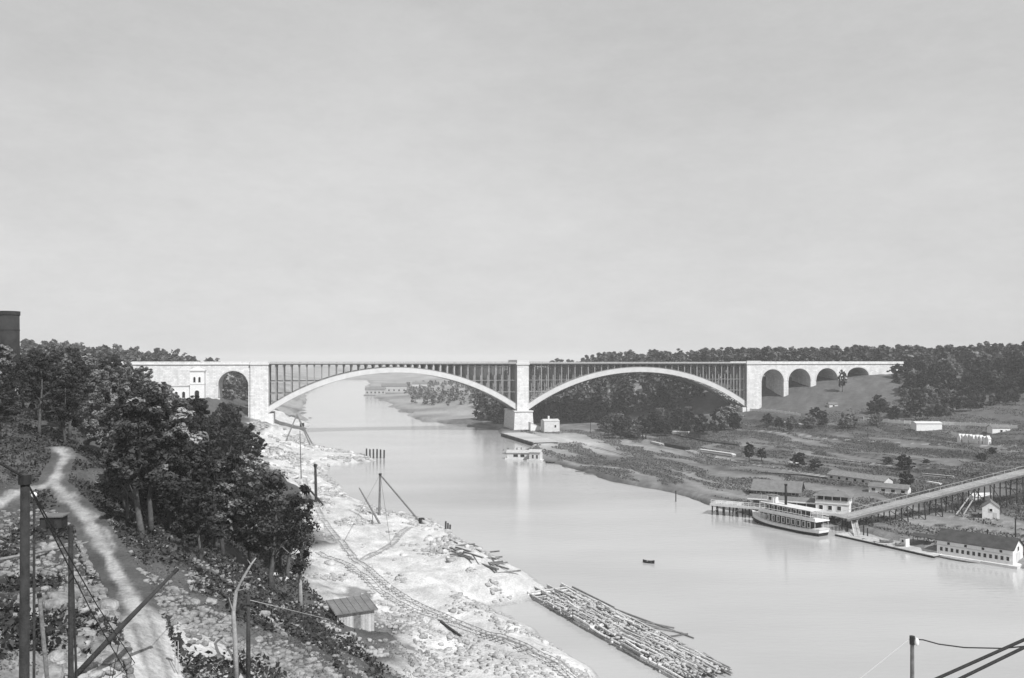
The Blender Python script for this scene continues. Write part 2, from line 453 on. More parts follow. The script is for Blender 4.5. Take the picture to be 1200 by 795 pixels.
def split_side(x, y):
    mid = np.interp(y, [0, 188, 236, 300, 383, 450, 520, 600, 700, 900, 1440, 2200], [90, 60, 40, 0, -25, -50, -65, -80, -110, -160, -310, -380])
    return x > mid

def H(x, y, noise=True):
    x = np.atleast_1d(np.asarray(x, float)); y = np.atleast_1d(np.asarray(y, float))
    sd = river_sd(x, y)
    right = split_side(x, y)
    z = np.where(right, sect(SR, x, y), sect(SL, x, y))
    rd, rz = poly_dist(x, y, ROAD, ROAD_Z)
    k = np.clip((4.2 - rd) / 2.6, 0, 1); k = k * k * (3 - 2 * k)
    z = z * (1 - k) + rz * k
    for (cx, cy, cz, r, f) in PADS:
        d = np.hypot(x - cx, y - cy); kk = np.clip((r + f - d) / f, 0, 1); z = z * (1 - kk) + cz * kk
    if noise:
        amp = np.where(right, 0.30, 0.9) * np.clip(z / 4, 0.25, 1.6) * (1 - 0.85 * k)
        amp = np.where(y > 300, amp * 1.5, amp)
        mound = np.where((~right) & (y > 125) & (y < 480), np.clip(fbm(x / 16, y / 16, 5, 3) - 0.48, 0, 1) * 9.0 * np.clip(sd / 12, 0, 1) * np.clip((tdist0(x, y) - 2) / 6, 0, 1) * np.clip((14 - z) / 6, 0, 1), 0)
        z = z + mound
        z = z + (fbm(x / 9.0, y / 9.0, 3) - 0.5) * amp * 2.0 + (fbm(x / 2.2, y / 2.2, 9, 3) - 0.5) * amp * 0.55
    wob = (fbm(x / 7.0, y / 7.0, 21, 3) - 0.5) * np.where(y > 600, 30.0, 4.0)
    sd = sd + wob * np.clip(1 - np.abs(sd) / 40, 0, 1)
    land = np.minimum(np.maximum(z, 0.5), 0.12 + 0.55 * np.maximum(sd, 0))
    return np.where(sd > 0, land, np.maximum(-2.2, 0.12 + sd * 0.35))

def h(x, y):
    return float(H(np.array([x]), np.array([y]))[0])

ys = np.concatenate([[-60, -30, -10, 5, 15], np.geomspace(24, 700, 330), np.geomspace(707, 2600, 70), [3200, 4000, 5000]])
us = np.concatenate([np.linspace(-2.0, -0.72, 26)[:-1], np.linspace(-0.72, 0.72, 460), np.linspace(0.72, 2.0, 26)[1:]])
NY, NU = len(ys), len(us)
gy = np.repeat(ys, NU); gx = np.clip(np.tile(us, NY) * np.maximum(gy, 60.0), -2000 + np.tile(us, NY) * 20, 2000 + np.tile(us, NY) * 20)
gz = H(gx, gy)
import bisect
_ysl = [float(v) for v in ys]; _usl = [float(v) for v in us]; _gz = gz.reshape(NY, NU)
def h(x, y):
    """height of the built ground sheet"""
    i = min(max(bisect.bisect_right(_ysl, y) - 1, 0), NY - 2)
    r = []
    for k in (i, i + 1):
        u = x / max(_ysl[k], 60.0); j = min(max(bisect.bisect_right(_usl, u) - 1, 0), NU - 2)
        t = min(max((u - _usl[j]) / (_usl[j + 1] - _usl[j]), 0.0), 1.0)
        r.append(_gz[k, j] * (1 - t) + _gz[k, j + 1] * t)
    t = min(max((y - _ysl[i]) / (_ysl[i + 1] - _ysl[i]), 0.0), 1.0)
    return float(r[0] * (1 - t) + r[1] * t)
right_g = split_side(gx, gy)
# ground cover: pale quarry rubble, dust, scrub, marsh (the soil's own colour on the near ground)
tone = np.where(gy > 640, 0.24 + 0.3 * (fbm(gx / 40, gy / 40, 35) - 0.5), 0.10)  # ground beyond the bridge painted paler, distance haze put into its tone
n_a = fbm(gx / 14, gy / 14, 31); n_b = fbm(gx / 4, gy / 4, 41); n_c = fbm(gx / 1.4, gy / 1.4, 47, 3)
left = ~right_g
rub = left & (gy < 620)
edge = np.interp(gy, [0, 60, 88, 110, 130, 180, 300, 450, 600], [33, 31, 13, 8.5, 8.5, 9.5, 9.0, 11, 12])
k = np.clip((edge + (n_a - 0.5) * 7 - gz) / 2.0, 0, 1)
pal = 0.50 + 0.22 * (n_b - 0.5) + 0.22 * (n_c - 0.5)
near_t = np.clip((gz - 14) / 5, 0, 1)
pal = pal * (1 - near_t) + (0.25 + 0.35 * (n_b - 0.5) + 0.22 * (n_c - 0.5)) * near_t
scr = 0.085 + 0.07 * (n_b - 0.5)
t_l = scr * (1 - k) + pal * k
# scrub patches on the pale ground by the shed and on the near terrace
patch = np.clip((fbm(gx / 6, gy / 6, 61) - 0.55) * 9, 0, 1) * ((gy < 150) & (gz > 5.5))
t_l = t_l * (1 - 0.75 * patch) + 0.10 * 0.75 * patch
tone = np.where(rub, t_l, tone)
rd, _ = poly_dist(gx, gy, ROAD, ROAD_Z); rd2, _ = poly_dist(gx, gy, ROAD2)
rmin = np.minimum(rd, rd2)
kr = np.clip((1.05 + (n_b - 0.5) * 1.8 - rmin) / 0.4, 0, 1)
rut = np.exp(-((rmin - 0.75) / 0.22) ** 2) * 0.12
dust = np.clip(1 - np.hypot((gx + 24) / 9.0, (gy - 62) / 13.0), 0, 1); dust = np.clip(dust * 2.2 + (n_b - 0.5) * 1.2, 0, 1) * (dust > 0)
tone = tone * (1 - dust) + (0.42 + 0.2 * (n_c - 0.5)) * dust
tone = tone * (1 - kr) + (0.31 + 0.25 * (n_c - 0.5) - rut) * kr
def shore_uv(x, y):
    w = (fbm(x / 38, y / 38, 17, 3) - 0.5) * 34
    return (0.34 * x - 0.94 * y), (0.94 * x + 0.34 * y + w)
_u, _v = shore_uv(gx, gy)
streak = 0.6 * fbm(_u / 42, _v / 5.5, 71, 4) + 0.4 * fbm(_u / 90, _v / 16, 73, 3)
mar = np.interp(gx, [60, 170], [0.155, 0.10]) + 0.42 * (streak - 0.5) + 0.08 * (n_b - 0.5)
wash = np.clip(1 - np.hypot((gx - 18) / 62, (gy - 470) / 85), 0, 1)           # pale made ground about the river pier
mar = np.maximum(mar, 0.035) + 0.25 * wash + 0.09 * np.clip((262 - gy) / 20, 0, 1)
for (pts_, wd__, val) in (([(700, 504), (760, 515), (860, 535), (960, 553), (1085, 578)], 1.6, 0.03), ([(705, 507), (765, 519), (860, 540), (950, 556), (1070, 580)], 1.2, 0.34), ([(760, 506), (866, 524), (960, 530), (1100, 545)], 1.3, 0.035),
                         ([(880, 510), (980, 520), (1100, 528), (1230, 536)], 1.4, 0.30), ([(900, 520), (1000, 536), (1110, 553), (1230, 566)], 1.5, 0.03), ([(930, 532), (1040, 548), (1150, 557)], 1.2, 0.26), ([(690, 522), (800, 552), (930, 572), (985, 583)], 1.0, 0.04),
                         ([(1010, 600), (1100, 606), (1230, 622)], 1.2, 0.28), ([(1060, 612), (1130, 618), (1230, 634)], 1.0, 0.035)):
    dd_, _ = poly_dist(gx, gy, [P(a_, b_, 1.5)[:2] for a_, b_ in pts_])
    kk_ = np.clip((wd__ + (n_b - 0.5) * 2.5 - dd_) / 0.8, 0, 1)
    mar = mar * (1 - kk_) + val * kk_
hillk = np.clip((gz - 7) / 6, 0, 1)
mar = mar * (1 - hillk) + (0.11 + 0.08 * (n_b - 0.5)) * hillk
tone = np.where(right_g & (gy < 640), mar, tone)
wet = np.clip((0.55 - gz) / 0.4, 0, 1)
tone = tone * (1 - 0.35 * wet)
gi = np.arange(NY * NU).reshape(NY, NU)
gf = np.stack([gi[:-1, :-1], gi[:-1, 1:], gi[1:, 1:], gi[1:, :-1]], -1).reshape(-1, 4)
terr = link('ground', arr_mesh('ground', np.stack([gx, gy, gz], 1), gf, M['terrain'], np.clip(tone, 0.03, 0.7), True))
set_tags(terr, 'pale quarried river bank, dirt terraces and dark marsh flat', None, None, 'structure')

mb = MB(); mb.add([(-900, -300, 0), (420, -300, 0), (420, 2350, 0), (-900, 2350, 0)], [(0, 1, 2, 3)])
wat = mb.build('river', M['water'], origin=(0, 0, 0))
set_tags(wat, 'broad smooth pale river running under the bridge', None, None, 'structure')

# ------------------------------------------------------------------ the bridge
TH = math.atan(0.229)
_nt = M['stone'].node_tree; _b = _nt.nodes['Principled BSDF']; _src = _b.inputs['Base Color'].links[0].from_socket
_tc = [n for n in _nt.nodes if n.type == 'TEX_COORD'][0]
_mp = _nt.nodes.new('ShaderNodeMapping'); _mp.inputs['Rotation'].default_value = (0, 0, -TH); _nt.links.new(_tc.outputs['Object'], _mp.inputs['Vector'])
_sx = _nt.nodes.new('ShaderNodeSeparateXYZ'); _nt.links.new(_mp.outputs['Vector'], _sx.inputs['Vector'])
_ad = _nt.nodes.new('ShaderNodeMath'); _ad.operation = 'ADD'; _nt.links.new(_sx.outputs['X'], _ad.inputs[0]); _nt.links.new(_sx.outputs['Y'], _ad.inputs[1])
_cx = _nt.nodes.new('ShaderNodeCombineXYZ'); _nt.links.new(_ad.outputs['Value'], _cx.inputs['X']); _nt.links.new(_sx.outputs['Z'], _cx.inputs['Y'])
_br = _nt.nodes.new('ShaderNodeTexBrick'); _nt.links.new(_cx.outputs['Vector'], _br.inputs['Vector'])
_br.inputs['Scale'].default_value = 1.0; _br.inputs['Brick Width'].default_value = 2.0; _br.inputs['Row Height'].default_value = 0.9; _br.inputs['Mortar Size'].default_value = 0.05
_br.inputs['Color1'].default_value = (1.12, 1.12, 1.12, 1); _br.inputs['Color2'].default_value = (0.9, 0.9, 0.9, 1); _br.inputs['Mortar'].default_value = (0.68, 0.68, 0.68, 1)
_mx = _nt.nodes.new('ShaderNodeMix'); _mx.data_type = 'RGBA'; _mx.blend_type = 'MULTIPLY'; _mx.inputs['Factor'].default_value = 1.0
_nt.links.new(_src, _mx.inputs[6]); _nt.links.new(_br.outputs['Color'], _mx.inputs[7]); _nt.links.new(_mx.outputs[2], _b.inputs['Base Color'])
BU = (math.cos(TH), math.sin(TH)); BV = (-math.sin(TH), math.cos(TH))
BO = (6.9, 554.0)
def BP(t, w, z):
    return (BO[0] + t * BU[0] + w * BV[0], BO[1] + t * BU[1] + w * BV[1], z)
def t_of_px(px):
    p = px - 600.0
    return (p - 12.5) / (1.7596 - 0.000403 * p)
BW = 24.0
bridge = empty('arch_bridge', BP(0, 0, 0), 'long pale two span arch bridge with masonry piers and viaduct ends crossing the river', 'bridge')

def bbox(mb, t0, t1, w0, w1, z0, z1):
    vs = [BP(t, w, z) for z in (z0, z1) for (t, w) in ((t0, w0), (t1, w0), (t1, w1), (t0, w1))]
    return mb.add(vs, [(3, 2, 1, 0), (4, 5, 6, 7), (0, 1, 5, 4), (1, 2, 6, 5), (2, 3, 7, 6), (3, 0, 4, 7)])

def extr(mb, prof, ztop, w0, w1):
    """wall whose underside follows prof [(t, z)], extruded from w0 to w1; ztop a number or function"""
    zt = ztop if callable(ztop) else (lambda t: ztop)
    n = len(prof)
    vs = []
    for (t, z) in prof:
        vs += [BP(t, w0, z), BP(t, w0, zt(t)), BP(t, w1, z), BP(t, w1, zt(t))]
    fs = []
    for i in range(n - 1):
        a, c = 4 * i, 4 * i + 4
        if abs(prof[i][0] - prof[i + 1][0]) > 1e-6:
            fs += [(a, c, c + 1, a + 1), (a + 2, a + 3, c + 3, c + 2), (a + 1, c + 1, c + 3, a + 3)]
        fs.append((a, a + 2, c + 2, c))
    fs += [(0, 1, 3, 2), (4 * n - 4, 4 * n - 2, 4 * n - 1, 4 * n - 3)]
    return mb.add(vs, fs)

Z_PAR, Z_COR, Z_BEAM = 45.35, 44.3, 43.5
T_C0, T_C1 = -3.8, 3.8
T_L, T_R = -159.2, 159.2
# river pier
mb = MB(); bbox(mb, -3.8, 3.8, -0.9, BW + 0.9, 13.2, 43.4); mb.build('pier_shaft', M['stone'], bridge)
mb = MB()
vs = []
for (z, e) in ((-2.0, 3.0), (13.2, 2.1)):
    vs += [BP(-3.8 - e, -0.9 - e, z), BP(3.8 + e, -0.9 - e, z), BP(3.8 + e, BW + 0.9 + e, z), BP(-3.8 - e, BW + 0.9 + e, z)]
mb.add(vs, [(3, 2, 1, 0), (4, 5, 6, 7), (0, 1, 5, 4), (1, 2, 6, 5), (2, 3, 7, 6), (3, 0, 4, 7)])
mb.build('pier_base', M['stone'], bridge)
mb = MB(); bbox(mb, -6.4, 6.4, -3.5, BW + 3.5, 13.0, 13.7); mb.build('pier_string_course', M['stone_trim'], bridge)
mb = MB(); bbox(mb, -4.4, 4.4, -1.5, BW + 1.5, 43.4, 44.5); bbox(mb, -3.9, 3.9, -1.0, BW + 1.0, 44.5, 46.6); mb.build('pier_parapet', M['stone_trim'], bridge)

# steel arches
RS = (77.7 ** 2 + 24.6 ** 2) / (2 * 24.6)
def soffit(s):      # s = distance from the crown, radius RS
    return 38.6 - (RS - math.sqrt(RS * RS - s * s))
DEP = 3.3
RE = RS + DEP
def extrados(s):
    return 38.6 + DEP - (RE - math.sqrt(RE * RE - s * s))
spans = [(T_L, T_C0), (T_C1, T_R)]
ribs_w = [1.2 + i * 4.32 for i in range(6)]
for (a, c) in spans:
    mid = (a + c) / 2; half = (c - a) / 2
    for i, w in enumerate(ribs_w):
        mb = MB()
        N = 34
        pr = [(mid - half + 2 * half * k / N) for k in range(N + 1)]
        extr(mb, [(t, soffit(min(abs(t - mid), 77.7))) for t in pr], lambda t: extrados(min(abs(t - mid), 77.7)), w - 0.35, w + 0.35)
        o = mb.build('arch_rib', M['steel_rib'], bridge)
        # flange plates along the edges of the rib
        mf = MB()
        for k in range(N):
            for fn, dz in ((soffit, -0.12), (extrados, 0.12)):
                t0, t1 = pr[k], pr[k + 1]
                z0 = fn(min(abs(t0 - mid), 77.7)) + dz; z1 = fn(min(abs(t1 - mid), 77.7)) + dz
                mf.beam(BP(t0, w, z0), BP(t1, w, z1), 1.1, 0.22)
        mf.build('flange', M['steel'], o)
    # lateral bracing between the ribs
    mb = MB()
    for k in range(1, 34):
        s = -77.7 + k * 155.4 / 34
        z = (soffit(abs(s)) + extrados(abs(s))) / 2
        mb.beam(BP(mid + s, ribs_w[0] + 0.4, z), BP(mid + s, ribs_w[-1] - 0.4, z), 0.35, 1.6)
        if k < 33:
            s2 = s + 155.4 / 34; z2 = (soffit(abs(s2)) + extrados(abs(s2))) / 2
            for j in range(5):
                mb.beam(BP(mid + s, ribs_w[j] + 0.4, z), BP(mid + s2, ribs_w[j + 1] - 0.4, z2), 0.3, 0.3)
    mb.build('rib_bracing', M['steel_dark'], bridge)
    # spandrel posts: the near row one by one, the rows behind joined
    back = MB()
    for k in range(0, 35):
        s = -77.7 + k * 155.4 / 34
        if k in (0, 34): s *= 0.994
        zb = extrados(abs(s)) + 0.1
        if zb > Z_BEAM - 1.0: continue
        for i, w in enumerate(ribs_w):
            tgt = MB() if i == 0 else back
            bbox(tgt, mid + s - 0.31, mid + s + 0.31, w - 0.25, w + 0.25, zb - 0.6, Z_BEAM - 1.0)
            bbox(tgt, mid + s - 0.55, mid + s + 0.55, w - 0.4, w + 0.4, Z_BEAM - 1.0, Z_BEAM - 0.1)
            if i == 0: tgt.build('spandrel_post', M['steel'], bridge)
        # cross ties between the rows of posts
        zz = Z_BEAM - 2.2
        while zz > zb + 1.0:
            back.beam(BP(mid + s, ribs_w[0] + 0.3, zz), BP(mid + s, ribs_w[-1], zz), 0.2, 0.25); zz -= 8.0
    o = back.build('rear_spandrel_post', M['steel'], bridge); o['kind'] = 'stuff'
    # two lines of longitudinal struts
    for zs_ in (33.4, 25.8):
        s_lim = math.sqrt(max(0.0, RE * RE - (RE - (38.6 + DEP - zs_)) ** 2))
        for sg in (-1, 1):
            t0, t1 = sorted((mid + sg * s_lim, mid + sg * 77.6))
            for i, w in enumerate(ribs_w):
                if i in (0, 2, 5):
                    mb = MB(); bbox(mb, t0, t1, w - 0.14, w + 0.14, zs_ - 0.16, zs_ + 0.16); mb.build('strut', M['steel'], bridge)
    # deck
    mb = MB(); bbox(mb, a, c, 0.2, BW - 0.2, Z_BEAM, Z_COR); mb.build('deck', M['steel'], bridge)
    mb = MB()
    for k in range(35):
        s = -77.7 + k * 155.4 / 34
        bbox(mb, mid + s - 0.2, mid + s + 0.2, 0.3, BW - 0.3, Z_BEAM - 0.9, Z_BEAM - 0.003)
    o = mb.build('floor_beam', M['steel_dark'], bridge); o['kind'] = 'stuff'
    for (w0, w1) in ((-0.9, 0.6), (BW - 0.6, BW + 0.9)):
        mb = MB(); bbox(mb, a + 0.02, c - 0.02, w0, w1, Z_COR + 0.003, Z_COR + 0.40); mb.build('cornice', M['steel_rib'], bridge)
    for w in (0.0, BW):
        mb = MB()
        bbox(mb, a + 0.02, c - 0.02, w - 0.1, w + 0.1, Z_PAR - 0.12, Z_PAR)
        bbox(mb, a + 0.02, c - 0.02, w - 0.1, w + 0.1, Z_COR + 0.41, Z_COR + 0.55)
        n = int((c - a) / 1.14)
        for k in range(n + 1):
            t = a + 0.4 + k * ((c - a - 0.8) / n)
            wd = 0.26 if k % 4 == 0 else 0.1
            bbox(mb, t - wd, t + wd, w - 0.06, w + 0.06, Z_COR + 0.5, Z_PAR - 0.1)
        mb.build('balustrade', M['steel'], bridge)

# masonry ends
def arch_prof(t0, t1, zs_, seg=1.0, n=18):
    c = (t0 + t1) / 2; r = (t1 - t0) / 2
    return [(c - r * math.cos(math.pi * k / n), zs_ + seg * r * math.sin(math.pi * k / n)) for k in range(n + 1)]
def viaduct(segs, tend0, tend1, name):
    """segs: arches (t0, t1, spring z, rise factor)"""
    def zg(t): 
        p0 = BP(t, 0, 0); p1 = BP(t, BW, 0)
        return min(h(p0[0], p0[1]), h(p1[0], p1[1])) - 2.5
    prof = [(tend0, zg(tend0))]
    for (t0, t1, zs_, sg) in segs:
        prof += [(t0, zg(t0))] + arch_prof(t0, t1, zs_, sg) + [(t1, zg(t1))]
    prof.append((tend1, zg(tend1)))
    mb = MB(); extr(mb, prof, 43.6, 0.0, BW); mb.build(name, M['stone'], bridge)
    for (t0, t1, zs_, sg) in segs:
        inn = arch_prof(t0, t1, zs_, sg); out = arch_prof(t0 - 0.9, t1 + 0.9, zs_, (sg * (t1 - t0) / 2 + 0.9) / ((t1 - t0) / 2 + 0.9))
        mb = MB()
        vs = []; n = len(inn)
        for k in range(n):
            vs += [BP(*_p) for _p in ((inn[k][0], -0.18, inn[k][1]), (out[k][0], -0.18, out[k][1]), (out[k][0], 0.05, out[k][1]), (inn[k][0], 0.05, inn[k][1]))]
        fs = []
        for k in range(n - 1):
            a, c = 4 * k, 4 * k + 4
            for j in range(4): fs.append((a + j, c + j, c + (j + 1) % 4, a + (j + 1) % 4))
        fs += [(0, 1, 2, 3), (4 * n - 1, 4 * n - 2, 4 * n - 3, 4 * n - 4)]
        mb.add(vs, fs); mb.build('arch_ring', M['stone_trim'], bridge)
    for (w0, w1) in ((-0.55, 0.8), (BW - 0.8, BW + 0.55)):
        mb = MB(); bbox(mb, tend0, tend1, w0, w1, 43.603, 44.2); mb.build('cornice', M['stone_trim'], bridge)
    for (w0, w1) in ((-0.25, 0.35), (BW - 0.35, BW + 0.25)):
        mb = MB(); bbox(mb, tend0, tend1, w0, w1, 44.203, 45.5); mb.build('parapet', M['stone'], bridge)
    mb = MB(); bbox(mb, tend0, tend1, 0.85, BW - 0.85, 43.61, 44.1); mb.build('roadway', M['stone_trim'], bridge)

T = t_of_px
viaduct([(T(892.5), T(918.5), 31.6, 1.0), (T(924), T(950), 31.9, 1.0), (T(956.5), T(982), 32.2, 1.0), (T(993), T(1018), 35.6, 0.66)], T_R, T(1059), 'viaduct_wall')
viaduct([(T(255.5), T(291), 31.2, 1.0)], T(100), T_L, 'viaduct_wall')
for (t0, t1, z0) in ((T_R - 0.3, T(891), 6.0), (T(293.5), T_L + 0.3, 4.0)):       # pilasters of the abutments
    mb = MB(); bbox(mb, t0, t1, -1.1, -0.003, z0, 43.5); mb.build('abutment_pilaster', M['stone'], bridge)
    mb = MB(); bbox(mb, t0 - 0.4, t1 + 0.4, -1.6, -0.56, 43.5, 44.4); bbox(mb, t0 - 0.1, t1 + 0.1, -1.2, -0.26, 44.4, 46.0); mb.build('abutment_cap', M['stone_trim'], bridge)
# skewback blocks that carry the arch feet
for (t0, t1) in ((T_L - 0.2, T_L + 3.2), (T_R - 3.2, T_R + 0.2)):
    mb = MB(); bbox(mb, t0, t1, -0.4, BW + 0.4, 3.0, 13.9); mb.build('skewback', M['stone'], bridge)

# ------------------------------------------------------------------ trees
def trunk_mesh(name, height, seed, mat, limbs=7, r0=None, bare=False):
    q = random.Random(seed)
    mb = MB(); r0 = r0 or height * 0.017 + 0.06
    pts = [Vector((0, 0, -0.6))]; rad = [r0 * 1.35]
    x = y = 0
    for i in range(1, 7):
        x += q.uniform(-0.02, 0.02) * height; y += q.uniform(-0.02, 0.02) * height
        pts.append(Vector((x, y, height * 0.82 * i / 6))); rad.append(r0 * (1 - 0.8 * i / 6))
    mb.tube(pts, rad, 7)
    for j in range(limbs):
        f = q.uniform(0.3, 0.9); i = min(5, int(f * 6)); b0 = pts[i].lerp(pts[i + 1], f * 6 - i)
        a = q.uniform(0, 2 * math.pi); ln = height * q.uniform(0.16, 0.32) * (1.1 - f * 0.5)
        d = Vector((math.cos(a), math.sin(a), q.uniform(0.35, 0.9))).normalized()
        e = b0 + d * ln; m = b0.lerp(e, 0.5) + Vector((0, 0, -0.04 * ln))
        mb.tube([b0, m, e], [r0 * 0.42 * (1.1 - f), r0 * 0.28 * (1.1 - f), 0.02], 5)
        if bare:
            for _ in range(3):
                e2 = e + Vector((q.uniform(-1, 1), q.uniform(-1, 1), q.uniform(0.1, 1))) * ln * 0.4
                mb.tube([m.lerp(e, q.uniform(0.2, 0.9)), e2], [0.035, 0.012], 4)
    me = bpy.data.meshes.new(name)
    me.from_pydata(mb.v, [], mb.f); me.materials.append(mat)
    for p in me.polygons: p.use_smooth = True
    return me

def leaf_cloud(height, width, nleaf, size, seed, base=0.28, lobes=14, top_narrow=0.6, spread=1.0):
    """leaf-sized quads gathered in clumps through the crown; returns verts, faces, tone"""
    g = np.random.default_rng(seed)
    # clump centres
    cs = []; rs = []
    for i in range(lobes):
        f = (i + g.random()) / lobes
        zz = height * (base + (0.95 - base) * f)
        w = width * (0.55 + 0.45 * math.sin(math.pi * min(1, 0.2 + f * 0.75))) * (1 - (1 - top_narrow) * f)
        a = i * 2.4 + g.uniform(-0.6, 0.6); rr = w * g.uniform(0.25, 0.75)
        cs.append((math.cos(a) * rr, math.sin(a) * rr, zz)); rs.append(width * g.uniform(0.26, 0.46) * (1.1 - 0.45 * f))
    cs = np.array(cs); rs = np.array(rs)
    # sub clumps
    nsub = lobes * 9
    k = g.integers(0, lobes, nsub)
    d = g.normal(size=(nsub, 3)); d /= np.linalg.norm(d, axis=1)[:, None]
    sc = cs[k] + d * (rs[k] * g.uniform(0.55, 1.05, nsub))[:, None] * np.array([1, 1, 0.8])
    sr = rs[k] * g.uniform(0.18, 0.42, nsub) * spread
    st = g.uniform(0.5, 1.7, nsub)
    j = g.integers(0, nsub, nleaf)
    d = g.normal(size=(nleaf, 3)); d /= np.linalg.norm(d, axis=1)[:, None]
    c = sc[j] + d * (sr[j] * g.uniform(0.3, 1.15, nleaf))[:, None] * np.array([1, 1, 0.75])
    c[:, 2] = np.maximum(c[:, 2], height * base * 0.45)
    nrm = d * 0.7 + g.normal(size=(nleaf, 3)) * 0.6 + np.array([0, 0, 0.55]); nrm /= np.linalg.norm(nrm, axis=1)[:, None]
    a = np.cross(nrm, g.normal(size=(nleaf, 3))); a /= np.linalg.norm(a, axis=1)[:, None]
    b2 = np.cross(nrm, a)
    s = size * g.uniform(0.55, 1.3, nleaf)[:, None]
    bend = nrm * s * 0.18
    v = np.stack([c - a * s, c + b2 * s * 0.62 + bend, c + a * s, c - b2 * s * 0.62 + bend], 1).reshape(-1, 3)
    f = np.arange(nleaf * 4).reshape(-1, 4)
    t = np.repeat(st[j] * g.uniform(0.85, 1.15, nleaf), 4)
    return v, f, t

class Proto: k = 0
def tree_proto(height, width, nleaf, size, seed, leafmat='leaf', bark='bark', base=0.28, lobes=14, top=0.6, limbs=7, spread=1.0):
    p = Proto(); p.h = height
    v, f, t = leaf_cloud(height, width, nleaf, size, seed, base, lobes, top, spread)
    p.crown = arr_mesh('crown', v, f, M[leafmat], t)
    p.trunk = trunk_mesh('trunk', height, seed + 5, M[bark], limbs)
    return p
HI = [tree_proto(14, 4.4, 17000, 0.21, 1, base=0.32, lobes=16), tree_proto(15, 5.2, 19000, 0.22, 2, base=0.28, lobes=20), tree_proto(13, 3.6, 14000, 0.20, 3, base=0.34, top=0.5),
      tree_proto(12, 5.0, 19000, 0.20, 4, 'leaf_light', base=0.25, lobes=18), tree_proto(16, 4.2, 15000, 0.21, 5, base=0.36)]
THIN = [tree_proto(15, 3.0, 4200, 0.20, 11, bark='bark_pale', base=0.36, lobes=12, top=0.6, limbs=12, spread=2.6), tree_proto(14, 2.7, 3600, 0.20, 12, bark='bark', base=0.34, lobes=11, limbs=12, spread=2.6)]
MID = [tree_proto(13, 5.4, 5200, 0.42, 21), tree_proto(12, 6.0, 5600, 0.43, 22, base=0.18, lobes=16), tree_proto(14, 4.8, 4800, 0.4, 23), tree_proto(11, 5.6, 5200, 0.42, 24, 'leaf_light', base=0.2), tree_proto(13, 4.6, 4600, 0.4, 25, 'leaf_light', base=0.25)]
for _l in (HI, MID):
    for _i, _p in enumerate(_l): _p.k = _i
BUSH = [tree_proto(3.0, 2.3, 1500, 0.20, 31, base=0.1, lobes=9), tree_proto(2.6, 2.6, 1500, 0.20, 32, 'leaf_light', base=0.08, lobes=9), tree_proto(2.2, 2.0, 1200, 0.2, 33, base=0.08, lobes=8)]

def put_tree(pr, x, y, hh, label, group, name='broadleaf_tree', cat='tree', wide=1.0, z=None):
    e = empty(name, (x, y, h(x, y) if z is None else z), label, cat, group)
    s = hh / pr.h
    e.scale = (s * wide, s * wide, s); e.rotation_euler = (0, 0, rnd.uniform(0, 6.28))
    link('trunk', pr.trunk, e); link('crown', pr.crown, e)
    return e

LANDMARKS = [((-47, 88), 'beside the dirt road'), ((-72, 122), 'at the upper bend of the dirt road'), ((-30, 122), 'above the timber shed'), ((-153, 262), 'near the round brick tower'),
             ((-58, 200), 'above the rubble bank'), ((-60, 160), 'in the middle of the left wood'), ((-95, 175), 'on top of the left bluff'), ((-80, 255), 'above the black hoist mast'), ((-110, 330), 'above the thin signal pole'),
             ((-150, 440), 'above the left bridge abutment'), ((-174, 455), 'below the white gatehouse'), ((-190, 380), 'on the bluff top short of the gatehouse'), ((-135, 250), 'in front of the brick tower wood'), ((-150, 330), 'in the deep wood behind the brick tower')]
def where(x, y, marks):
    return min(marks, key=lambda m: (m[0][0] - x) ** 2 + ((m[0][1] - y) * .7) ** 2)[1]
def tree_words(pr, hh):
    size = 'tall' if hh > 13 else ('middling' if hh > 8.5 else 'low')
    look = 'light leaved' if pr.crown.materials[0].name.startswith('light') else 'dark leafy'
    form = {0: 'round headed', 1: 'broad', 2: 'narrow', 3: 'spreading', 4: 'upright'}[pr.k]
    return size + ' ' + form + ' ' + look + ' tree'
def skyline_left(px):
    return np.interp(px, [-60, 0, 40, 60, 100, 150, 185, 205, 225, 250, 270, 283, 300, 318, 330, 345, 372, 386, 400],
                     [385, 389, 396, 402, 418, 420, 442, 464, 467, 474, 470, 482, 512, 545, 575, 588, 592, 640, 720])
slope_edge = lambda y: np.interp(y, [100, 112, 120, 140, 160, 200, 260, 330, 400, 460], [-36, -32, -31, -38, -46, -60, -80, -106, -130, -152])
BLUFF = 'trees covering the left bluff'
placed = []
def try_tree(x, y, hmax, mind):
    for (a, c) in placed:
        if (a - x) ** 2 + (c - y) ** 2 < mind * mind: return None
    px = 600 + 1000 * x / y
    z = h(x, y)
    top = CZ - (skyline_left(px) + rnd.uniform(-4, 16) - HORIZON) / 1000 * y
    hh = min(hmax, top - z)
    if hh < 4.5: return None
    placed.append((x, y)); return hh
cnt = 0
tries = 0
